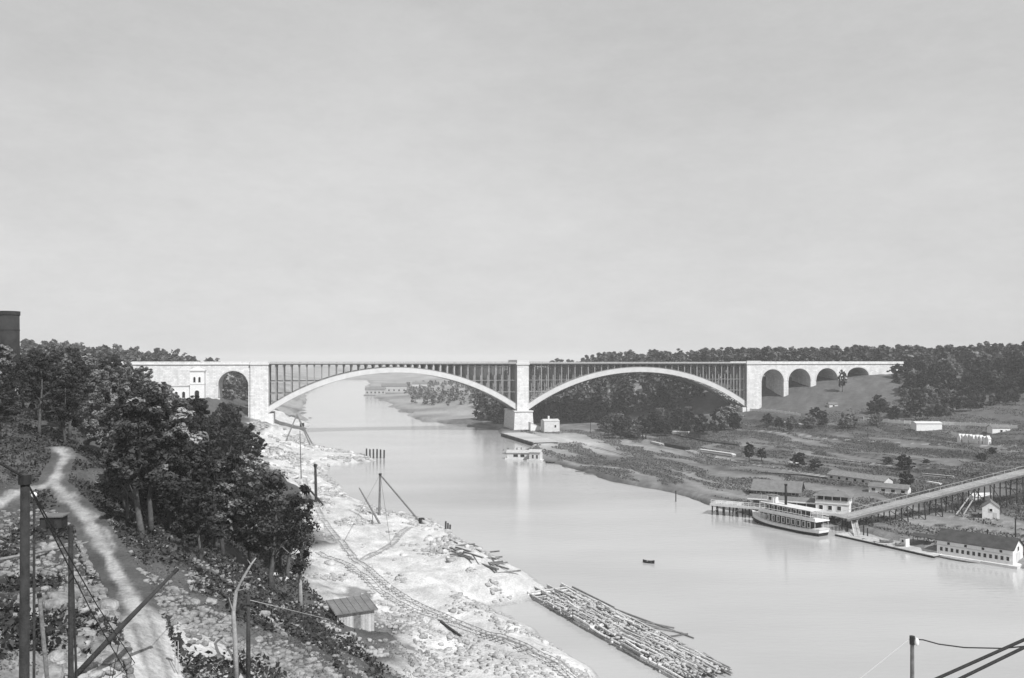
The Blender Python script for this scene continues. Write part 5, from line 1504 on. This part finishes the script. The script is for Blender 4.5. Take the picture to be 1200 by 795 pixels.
# sloping trestle ramp
ra = Vector(P(988, 607, 3.6)); 
PTS = [Vector(P(986, 607, 3.6)), Vector((0, 0, 0)), Vector(PD(1172, 560.0, 254)), Vector(PD(1290, 549, 268))]
PTS[1] = PTS[0].lerp(PTS[2], .5); PTS[3] = PTS[0].lerp(PTS[2], 1.55)
e = empty('trestle_ramp', (PTS[0].x, PTS[0].y, 0), 'long pale timber trestle ramp sloping up from the landing across the marsh', 'ramp')
RW = 4.4
cpts = []
for i in range(3):
    n = 14
    for k in range(n): cpts.append(PTS[i].lerp(PTS[i + 1], k / n))
cpts.append(PTS[-1])
for i in range(len(cpts) - 1):
    p0, p1 = cpts[i], cpts[i + 1]; MB().beam(p0, p1.lerp(p0, .01), RW, .2).build('deck_panel', M['ramp'], e)
dn = (PTS[3] - PTS[0]); dn.z = 0; dn.normalize(); pr_ = Vector((-dn.y, dn.x, 0))
for s in (-1, 1):
    mb = MB()
    for i in range(3): mb.beam(PTS[i] + pr_ * s * (RW / 2 - .12) - Vector((0, 0, .38)), PTS[i + 1] + pr_ * s * (RW / 2 - .12) - Vector((0, 0, .38)), .22, .5)
    mb.build('stringer', M['timber'], e)
    mb = MB()
    for i in range(3): mb.beam(PTS[i] + pr_ * s * (RW / 2) + Vector((0, 0, .95)), PTS[i + 1] + pr_ * s * (RW / 2) + Vector((0, 0, .95)), .1, .1)
    mb.build('hand_rail', M['timber_pale'], e)
    for i in range(0, len(cpts), 2): MB().beam(cpts[i] + pr_ * s * (RW / 2) + Vector((0, 0, .05)), cpts[i] + pr_ * s * (RW / 2) + Vector((0, 0, .95)), .09, .09).build('rail_post', M['timber_pale'], e)
for i in range(1, len(cpts), 3):
    p = cpts[i]; 
    for s in (-1, 0, 1):
        q = p + pr_ * s * 1.8; zg_ = h(q.x, q.y)
        if q.z - .6 - zg_ > .2: MB().beam((q.x, q.y, q.z - .2), (q.x + s * pr_.x * .5, q.y + s * pr_.y * .5, min(zg_, 0.5) - 1.0 if zg_ < .5 else zg_ - .5), .26, .26).build('trestle_leg', M['timber_dark'], e)
    zc = p.z - .6
    MB().beam(p + pr_ * -2.1 - Vector((0, 0, .55)), p + pr_ * 2.1 - Vector((0, 0, .55)), .26, .26).build('cross_head', M['timber_dark'], e)
    if i < len(cpts) - 3:
        q = cpts[i + 3]; MB().beam(p + pr_ * -1.9 - Vector((0, 0, .6)), (q + pr_ * -1.9).xy.to_3d() + Vector((0, 0, max(h(q.x, q.y), .3))), .16, .16).build('brace', M['timber_dark'], e)
# chute rails leaning against the ramp
for k, (x0, y0, x1, y1) in enumerate(((1142, 574, 1120, 598), (1148, 573, 1129, 599))):
    t0 = PD(x0, y0, 251); q = PD(x1, y1, 243); zg_ = h(q[0], q[1])
    o = MB().beam(t0, (q[0], q[1], zg_ + .1), .3, .18).build('skid_rail', M['timber_pale']); set_tags(o, 'pale skid rail leaning from the ramp down to the ground', 'skid rail', 'skid rails against the ramp')

# small gabled white house and its outbuilding
q = P(1168, 607, 2.6); f = Frame(q[0], q[1] + 3, R(62)); f.z = h(f.x, f.y) - .2
e = empty('gabled_cottage', f.p(0, 0), 'small white gabled cottage standing below the trestle ramp', 'cottage')
gable_house(f, 2.8, 2.1, 3.2, 4.8, e, M['white'], M['roof_grey'], .12)
window(f, 0, -2.8, 2.2, .7, .8, e, side=-1, along=False); f.box(MB(), -2.86, -2.804, -1.5, -.6, 0, 2.0).build('door', M['offwhite'], e)
q = P(1157, 587, 3); f = Frame(q[0], q[1] + 4, R(10)); f.z = h(f.x, f.y) - .1
e = empty('white_shanty', f.p(0, 0), 'low white tumbledown shanty behind the gabled cottage', 'shanty'); gable_house(f, 3.4, 1.6, 1.5, 2.3, e, M['white'], M['offwhite'], .2); f.box(MB(), -.4, .4, -1.66, -1.604, 0, 1.2).build('door', M['glass'], e)

# low sheds, lumber stacks and fences over the marsh
def low_shed(px0, px1, py, wid, hw, hr, label, wall, roof, nw=3, z=1.6, ang=None, name='low_shed', dy=0.0):
    a_ = Vector(P(px0, py, z)[:2]); c_ = Vector(P(px1, py + dy, z)[:2]); dd = (c_ - a_).normalized(); LN = (c_ - a_).length
    f = Frame((a_.x + c_.x) / 2 - dd.y * wid, (a_.y + c_.y) / 2 + dd.x * wid, math.atan2(dd.y, dd.x)); f.z = min(h(f.x, f.y), h(a_.x, a_.y), h(c_.x, c_.y)) - .1
    e = empty(name, f.p(0, 0), label, 'shed'); gable_house(f, LN / 2, wid, hw, hr, e, wall, roof, .3)
    for k in range(nw): window(f, -LN / 2 + (k + .5) * LN / nw, -wid, .7, min(1.2, LN / nw * .45), hw * .45, e)
    return e
low_shed(970, 1036, 562, 2.6, 2.0, 3.3, 'very long low shed with a weathered roof on the marsh', M['offwhite'], M['timber'], 7, dy=9)
low_shed(1018, 1064, 577, 2.2, 2.1, 3.2, 'low white walled shed with dark doors next to the black bush', M['white'], M['roof_grey'], 4, dy=4)
low_shed(1074, 1104, 516, 3.2, 4.2, 5.0, 'plain pale box shed on the marsh before the wooded hill', M['white'], M['offwhite'], 0, 2.0)
low_shed(1163, 1184, 521, 2.6, 3.2, 4.6, 'small white hut beside the row of pale bathing huts', M['white'], M['roof_grey'], 1, 2.5)
for k in range(9):
    px = 1125 + k * 4.1; q = on_ground(px, 518 + k * .35, 3.0); f = Frame(q[0], q[1], R(10 + rnd.uniform(-8, 8))); f.z = h(f.x, f.y) - .1
    e = empty('bathing_hut', f.p(0, 0), 'tiny white bathing hut in the row below the wooded hill', 'hut', 'row of bathing huts')
    gable_house(f, .8, 1.1, rnd.uniform(2.2, 3.4), rnd.uniform(3.6, 4.2), e, M['white'], M['offwhite'], .1); f.box(MB(), -.25, .3, -1.16, -1.104, 0, 1.3).build('door', M['glass'], e)
low_shed(972, 982, 497, 2.2, 2.2, 3.2, 'grey hut among the bushes below the viaduct', M['offwhite'], M['roof_grey'], 1, 5)
low_shed(838, 850, 470, 2.4, 2.4, 3.4, 'pale hut half hidden under the right arch foot', M['white'], M['offwhite'], 1, 9)
# dark flat barges / lumber piles lying on the flat
def lumber(px0, py0, px1, py1, label, mats, wid=1.4, ht=1.0, z=1.2, name='lumber_stack', cat='lumber'):
    a_ = Vector(P(px0, py0, z)[:2]); c_ = Vector(P(px1, py1, z)[:2]); dd = (c_ - a_).normalized(); LN = (c_ - a_).length
    f = Frame(a_.x, a_.y, math.atan2(dd.y, dd.x)); f.z = min(h(a_.x, a_.y), h(c_.x, c_.y)) + .05
    e = empty(name, f.p(0, 0), label, cat); n = 4
    for l in range(n):
        for b2 in range(3):
            s0 = rnd.uniform(0, .8); f.box(MB(), s0, LN - rnd.uniform(0, .8), b2 * wid / 3 + .02, (b2 + 1) * wid / 3 - .02, l * ht / n + .01, (l + 1) * ht / n - .01).build('board', M[rnd.choice(mats)], e)
    return e
lumber(722, 512, 737, 515, 'short dark lumber stack near the river arch trees', ['timber_dark'], 3, 1.8)
lumber(778, 524, 803, 529, 'dark lumber stack on the marsh beside white planks', ['timber_dark'], 3, 1.6)
lumber(761, 521, 773, 524, 'white plank pile between dark lumber stacks', ['timber_pale'], 2.4, 1.2)
lumber(817, 531, 858, 537, 'long pale plank pile leading to the marsh bush', ['timber_pale', 'white'], 2.4, 1.5)
lumber(787, 512, 806, 513, 'white timber pile below the arch bushes', ['white', 'timber_pale'], 3, 1.6)
lumber(807, 513, 829, 514, 'black timber pile beside a white one below the arch', ['timber_dark'], 3, 1.5)
lumber(850, 497, 888, 495, 'low white timber row at the viaduct foot', ['white', 'timber_dark'], 4, 1.6, 2.5)
lumber(913, 505, 940, 509, 'pale sand coloured plank pile on the upper flat', ['timber_pale'], 5, 1.8, 2)
lumber(923, 545, 934, 547, 'short white plank pile beside the marsh bushes', ['white'], 1.5, .9)
lumber(1078, 562, 1118, 566, 'white topped timber row behind the trestle ramp', ['white', 'timber'], 1.2, 1.1)
lumber(1085, 570, 1102, 573, 'short white timber row close under the trestle ramp', ['white'], 1.0, .8)
def dark_fence(pts, label, mat='timber_dark', hgt=1.2, name='board_fence'):
    P0 = [on_ground(px, py, 1.5) for px, py in pts]
    e = empty(name, P0[0], label, 'fence')
    for i in range(len(P0) - 1):
        a_ = Vector(P0[i]); c_ = Vector(P0[i + 1]); n = max(2, int((c_ - a_).length / 3.0))
        for k in range(n):
            p = a_.lerp(c_, k / n); q = a_.lerp(c_, (k + 1) / n); zp = h(p.x, p.y); zq = h(q.x, q.y)
            MB().beam((p.x, p.y, zp - .3), (p.x, p.y, zp + hgt + .1), .18, .18).build('fence_post', M[mat], e)
            MB().beam((p.x, p.y, zp + hgt * .55), (q.x, q.y, zq + hgt * .55), .06, hgt * .75).build('fence_board', M[mat], e)
    return e
dark_fence([(752, 507), (790, 510), (824, 518), (866, 523)], 'dark board fence crossing the marsh behind the plank piles', hgt=.9)
dark_fence([(1012, 493), (1060, 497), (1120, 499), (1192, 503)], 'long white board fence below the wooded hill', 'white', 2.2)
dark_fence([(867, 480), (900, 483), (938, 488)], 'white board fence from the viaduct foot to the bushes', 'white', 1.8)
dark_fence([(655, 490), (685, 494), (708, 497)], 'dark fence running from the pump house to the arch trees', 'timber_dark', 2.0)
dark_fence([(892, 555), (940, 558), (985, 563)], 'low dark fence across the lower marsh', hgt=.6)
for (px, py, hh, lab) in ((1190, 628, 4.2, 'dark post on the bank above the boathouse'), (1012, 628, 4.5, 'dark mooring post beside the landing stage'), (792, 588, 3.4, 'lone dark stake in the water before the marsh edge'), (692, 508, 7.0, 'thin pole on the flat near the river pier'), (1017, 512, 8.0, 'thin pole beside the marsh grass')):
    q = on_ground(px, py, 1); mb = MB(); mb.tube([(q[0], q[1], min(q[2], 0) - 1), (q[0], q[1], max(q[2], 0) + hh)], [.2, .15], 7); mb.tube([(q[0], q[1], max(q[2], 0) + hh), (q[0], q[1], max(q[2], 0) + hh + .15)], .24, 7)
    o = mb.build('post', M['timber_dark']); set_tags(o, lab, 'post')

# ------------------------------------------------------------------ about the river pier
q = P(645, 506, 2.0); f = Frame(q[0], q[1] + 4, R(12)); f.z = h(f.x, f.y) - .2
e = empty('pump_house', f.p(0, 0), 'plain white block house beside the river pier', 'building')
gable_house(f, 4.9, 4.5, 7.0, 8.0, e, M['offwhite'], M['timber_pale'], .2); MB().box(f.p(-1, 0, 9), (1.0, 1.0, 2.0), f.ang).build('chimney', M['stone_trim'], e)
window(f, 2.2, -4.5, 3.0, 1.1, 1.6, e); window(f, -4.9 + 0, 0, 0, .01, .01, e) if False else None
q = P(629, 505, 2.0); f = Frame(q[0] - 1.5, q[1] + 6, R(12)); f.z = h(f.x, f.y) - .2
e = empty('lean_to', f.p(0, 0), 'low white sloping lean-to between the river pier and the block house', 'shed')
mb = MB(); vs = [f.p(*t_) for t_ in ((-3, -3, 0), (3, -3, 0), (3, 3, 0), (-3, 3, 0), (-3, -3, 5.4), (3, -3, 3.0), (3, 3, 3.0), (-3, 3, 5.4))]
mb.add(vs, [(3, 2, 1, 0), (4, 5, 6, 7), (0, 1, 5, 4), (1, 2, 6, 5), (2, 3, 7, 6), (3, 0, 4, 7)]); mb.build('wall', M['white'], e)
MB().beam(f.p(-3.2, 0, 5.6), f.p(3.3, 0, 3.02), 6.5, .15).build('roof', M['offwhite'], e)
# timber bulkhead dock
da = Vector(P(588, 508, 1.8)[:2]); dc = Vector(P(625, 519, 1.8)[:2]); dd = (dc - da).normalized(); DL = (dc - da).length
f = Frame(da.x, da.y, math.atan2(dd.y, dd.x), 0)
e = empty('timber_dock', f.p(0, 0), 'pale topped timber dock faced with dark piles before the river pier', 'dock')
sg = 1 if Vector((-math.sin(f.ang), math.cos(f.ang))).x > 0 else -1
for k in range(24): f.box(MB(), k * DL / 24 + .03, (k + 1) * DL / 24 - .03, *sorted((0.0, sg * 15.0)), 1.75, 2.05).build('deck_plank', M['timber_pale'], e)
for k in range(34): 
    a = .3 + k * (DL - .6) / 33; q = f.p(a, -sg * .25, 0); MB().tube([(q[0], q[1], -2), (q[0], q[1], 1.7 + rnd.uniform(0, .25))], .36, 6).build('pile', M['timber_dark'], e)
f.box(MB(), 0, DL, *sorted((sg * .1, sg * .5)), -1.5, 1.7).build('back_wall', M['timber'], e)
# low pile jetty
for k in range(16):
    q = P(590 + k * 5.2, 528 + (k % 3) * .5 - k * .15, 0); mb = MB(); mb.tube([(q[0], q[1], -2), (q[0] + .1, q[1], 1.3 + rnd.uniform(-.5, .5))], [.4, .34], 6)
    o = mb.build('jetty_pile', M['timber']); set_tags(o, 'broken off pile of the old jetty behind the houseboats', 'pile', 'old jetty piles')
# houseboats
def houseboat(px, py, L2, W2, hh, label, ang, win):
    q = P(px, py, 0); f = Frame(q[0], q[1], ang, 0); e = empty('houseboat', f.p(0, 0), label, 'houseboat')
    f.box(MB(), -L2 - 1, L2 + 1, -W2 - .7, W2 + .7, -.4, .6).build('hull', M['offwhite'], e)
    f.z = .602
    gable_house(f, L2, W2, hh, hh + .9, e, M['offwhite'], M['timber_pale'], .5)
    for (a, w) in win: window(f, a, -W2, .5, w, hh * .5, e)
houseboat(608, 538, 5.2, 2.2, 2.6, 'low wide white houseboat with dark openings near the river pier', R(-8), ((-1.2, 2.2), (2.0, 2.0)))
houseboat(628, 540, 2.6, 1.8, 3.6, 'tall narrow white houseboat beside the wide one', R(-22), ((-.8, .9), (1.2, .9)))
skiff(*P(645, 543, 0)[:2], R(-20), 4.5, 'dark rowing boat tied to the tall houseboat', 'black')
for (px, py) in ((668, 548), (682, 553), (692, 556)): 
    q = P(px, py, .1); mb = MB(); mb.tube([(q[0] - 2.6, q[1] + 1.6, .1), (q[0] + 2.6, q[1] - 1.6, .1)], [.25, .2], 6); o = mb.build('floating_log', M['timber']); set_tags(o, 'log floating off the marsh edge near the houseboats', 'log', 'floating logs')

# ------------------------------------------------------------------ gatehouse, tower
f = Frame(-173.0, 470.0, R(13), 25.6)
e = empty('gatehouse', f.p(0, 0), 'white two storey gatehouse tower with an arched door beside the left bridge arch', 'building')
f.box(MB(), -3.7, 3.7, -3.7, 3.7, -1.5, 14.6).build('tower_wall', M['white'], e)
f.box(MB(), -4.1, 4.1, -4.1, 4.1, 14.6, 15.3).build('cornice', M['stone_trim'], e)
mb = MB(); vs = [f.p(*t_) for t_ in ((-4, -4, 15.3), (4, -4, 15.3), (4, 4, 15.3), (-4, 4, 15.3), (-1, -1, 16.8), (1, -1, 16.8), (1, 1, 16.8), (-1, 1, 16.8))]
mb.add(vs, [(3, 2, 1, 0), (4, 5, 6, 7), (0, 1, 5, 4), (1, 2, 6, 5), (2, 3, 7, 6), (3, 0, 4, 7)]); mb.build('roof', M['offwhite'], e)
f.box(MB(), -3.85, 3.85, -3.85, 3.85, 7.4, 7.8).build('string_course', M['stone_trim'], e)
def arched(f, a, bface, z0, w, hh, e, name):
    n = 10; pr = [(a - w / 2, z0)] + [(a - w / 2 * math.cos(math.pi * k / n), z0 + hh - w / 2 + w / 2 * math.sin(math.pi * k / n)) for k in range(n + 1)] + [(a + w / 2, z0)]
    vs = [f.p(x, bface - .05, z) for x, z in pr] + [f.p(x, bface - .004, z) for x, z in pr]; m = len(pr)
    fs = [tuple(range(m)), tuple(range(2 * m - 1, m - 1, -1))] + [(k, m + k, m + (k + 1) % m, (k + 1) % m) for k in range(m)]
    o = MB().add(vs, fs).build(name, M['glass'], e)
    fr = MB(); 
    for k in range(m - 1): fr.beam(f.p(pr[k][0], bface - .08, pr[k][1]), f.p(pr[k + 1][0], bface - .08, pr[k + 1][1]), .16, .16)
    fr.build('frame', M['stone_trim'], o)
arched(f, 0, -3.7, -.3, 2.4, 4.6, e, 'door'); arched(f, -1.3, -3.7, 8.6, 1.2, 3.0, e, 'window'); arched(f, 1.3, -3.7, 8.6, 1.2, 3.0, e, 'window')
f.box(MB(), -14.0, -3.75, -2.8, 3.2, -1.5, 6.4).build('wing_wall', M['white'], e); f.box(MB(), -14.3, -3.76, -3.1, 3.5, 6.4, 6.9).build('wing_roof', M['offwhite'], e)
arched(f, -7.0, -2.8, .2, 1.6, 3.4, e, 'window'); arched(f, -10.8, -2.8, .2, 1.6, 3.4, e, 'window')
f.box(MB(), 3.75, 12, -4.2, -3.4, -2.5, -.2).build('terrace_wall', M['stone'], e)
q = PD(11, 372, 262); zb = h(q[0], q[1])
e = empty('stone_tower', (q[0], q[1], zb), 'tall round dark brick tower rising over the left wood', 'tower')
tz = CZ + 58 * .262; r = 2.75
MB().tube([(q[0], q[1], zb - 2), (q[0], q[1], (zb + tz) / 2), (q[0], q[1], tz - 1.4)], [r * 1.06, r * 1.02, r], 20).build('shaft', M['brick'], e, True)
MB().tube([(q[0], q[1], tz - 1.4), (q[0], q[1], tz - 1.1), (q[0], q[1], tz)], [r, r * 1.08, r * 1.08], 20).build('cap', M['brick'], e)
MB().tube([(q[0], q[1], tz - 6), (q[0], q[1], tz - 5.6)], r * 1.03, 20).build('string_course', M['brick'], e)
# far waterside buildings up the river
for (px, py, w, hh, lab) in ((440, 462, 26, 7, 'far pale warehouse with a dark water line up the river'), (462, 461, 34, 9, 'long far white warehouse on the upper river bank'), (492, 458, 22, 8, 'far pale shed right of the long warehouse')):
    q = P(px, py, 1.5); f = Frame(q[0], q[1], R(6)); f.z = max(h(f.x, f.y), 0) - .3
    e = empty('warehouse', f.p(0, 0), lab, 'building'); f.box(MB(), -w / 2 - 2, w / 2 + 2, -10, 10, -3, 1.0).build('quay', M['timber'], e); f.z += 1.002; gable_house(f, w / 2, 8, hh, hh + 3, e, M['timber_pale'], M['roof_grey'], .6)
    for k in range(5): window(f, -w / 2 + (k + .5) * w / 5, -8, 2, 2, 2.5, e)

# ------------------------------------------------------------------ lower right: lamp pile and cables
d = 108.0; tp = PD(1069, 747, d); b = (tp[0], tp[1], -2.0)
e = empty('lamp_pile', (tp[0], tp[1], 0), 'tall slim pile in the river with a white lamp and trailing wire', 'pile')
MB().tube([b, tp], [.30, .24], 8).build('pile', M['timber'], e)
MB().tube([(tp[0], tp[1], tp[2] - .9), (tp[0], tp[1], tp[2] + .15)], [.34, .34], 8).build('cap', M['black'], e)
bm = bmesh.new(); bmesh.ops.create_icosphere(bm, subdivisions=2, radius=.42); me = bpy.data.meshes.new('lamp'); bm.to_mesh(me); bm.free(); me.materials.append(M['white'])
o = link('lamp', me, e, (.42, -.3, tp[2] - .5)); o.scale = (.7, .7, 1.3)
wp = [PD(1070, 749, d), PD(1082, 750, d), PD(1100, 755, d - 2), PD(1130, 759, d - 4), PD(1175, 760, d - 6), PD(1260, 752, d - 12)]
MB().tube(wp, .085, 5).build('wire', M['rope'], e)
MB().tube([wp[-1], (wp[-1][0], wp[-1][1], -2)], .2, 6).build('stake', M['timber'], e)
q = P(940, 845, 0); MB().tube([tp, (q[0], q[1], -.5)], .05, 4).build('guy_wire', M['wire'], e)
d = 70.0
e = empty('guyed_mast', (PD(1330, 700, d)[0], d, 0), 'mast in the river beyond the lamp pile holding two heavy black cables', 'mast')
tp = PD(1330, 696, d); MB().tube([(tp[0], d, -2), (tp[0], d, tp[2] + 1)], [.35, .25], 8).build('mast', M['timber_dark'], e)
for (x0, y0, x1, y1) in ((1090, 799, 1200, 750), (1118, 799, 1200, 759)):
    s = (y1 - y0) / (x1 - x0); za = 46 - (y0 + s * (1330 - x0) - HORIZON) * d / 1000
    xl = 1330; yl = y0 + s * (1330 - x0)
    # run down to the water
    yb = HORIZON + 46000 / d; xb = x0 + (yb - y0) / s
    MB().tube([PD(xl, yl, d), PD(x0, y0, d), PD(xb, yb + 2, d)], .13, 6).build('cable', M['rope'], e)

# ------------------------------------------------------------------ air
mb = MB(); mb.box((0, 2500, 37.0), (4600, 5400, 81.0)); hz = mb.build('haze', bpy.data.materials.new('haze'))
hm = hz.data.materials[0]; hm.use_nodes = True; nt = hm.node_tree; nt.nodes.clear()
pv = nt.nodes.new('ShaderNodeVolumePrincipled'); pv.inputs['Color'].default_value = (.97, .97, .97, 1); pv.inputs['Density'].default_value = 0.00016; pv.inputs['Anisotropy'].default_value = 0.0
oo = nt.nodes.new('ShaderNodeOutputMaterial'); nt.links.new(pv.outputs['Volume'], oo.inputs['Volume'])
set_tags(hz, 'pale haze over the valley', None, None, 'stuff')
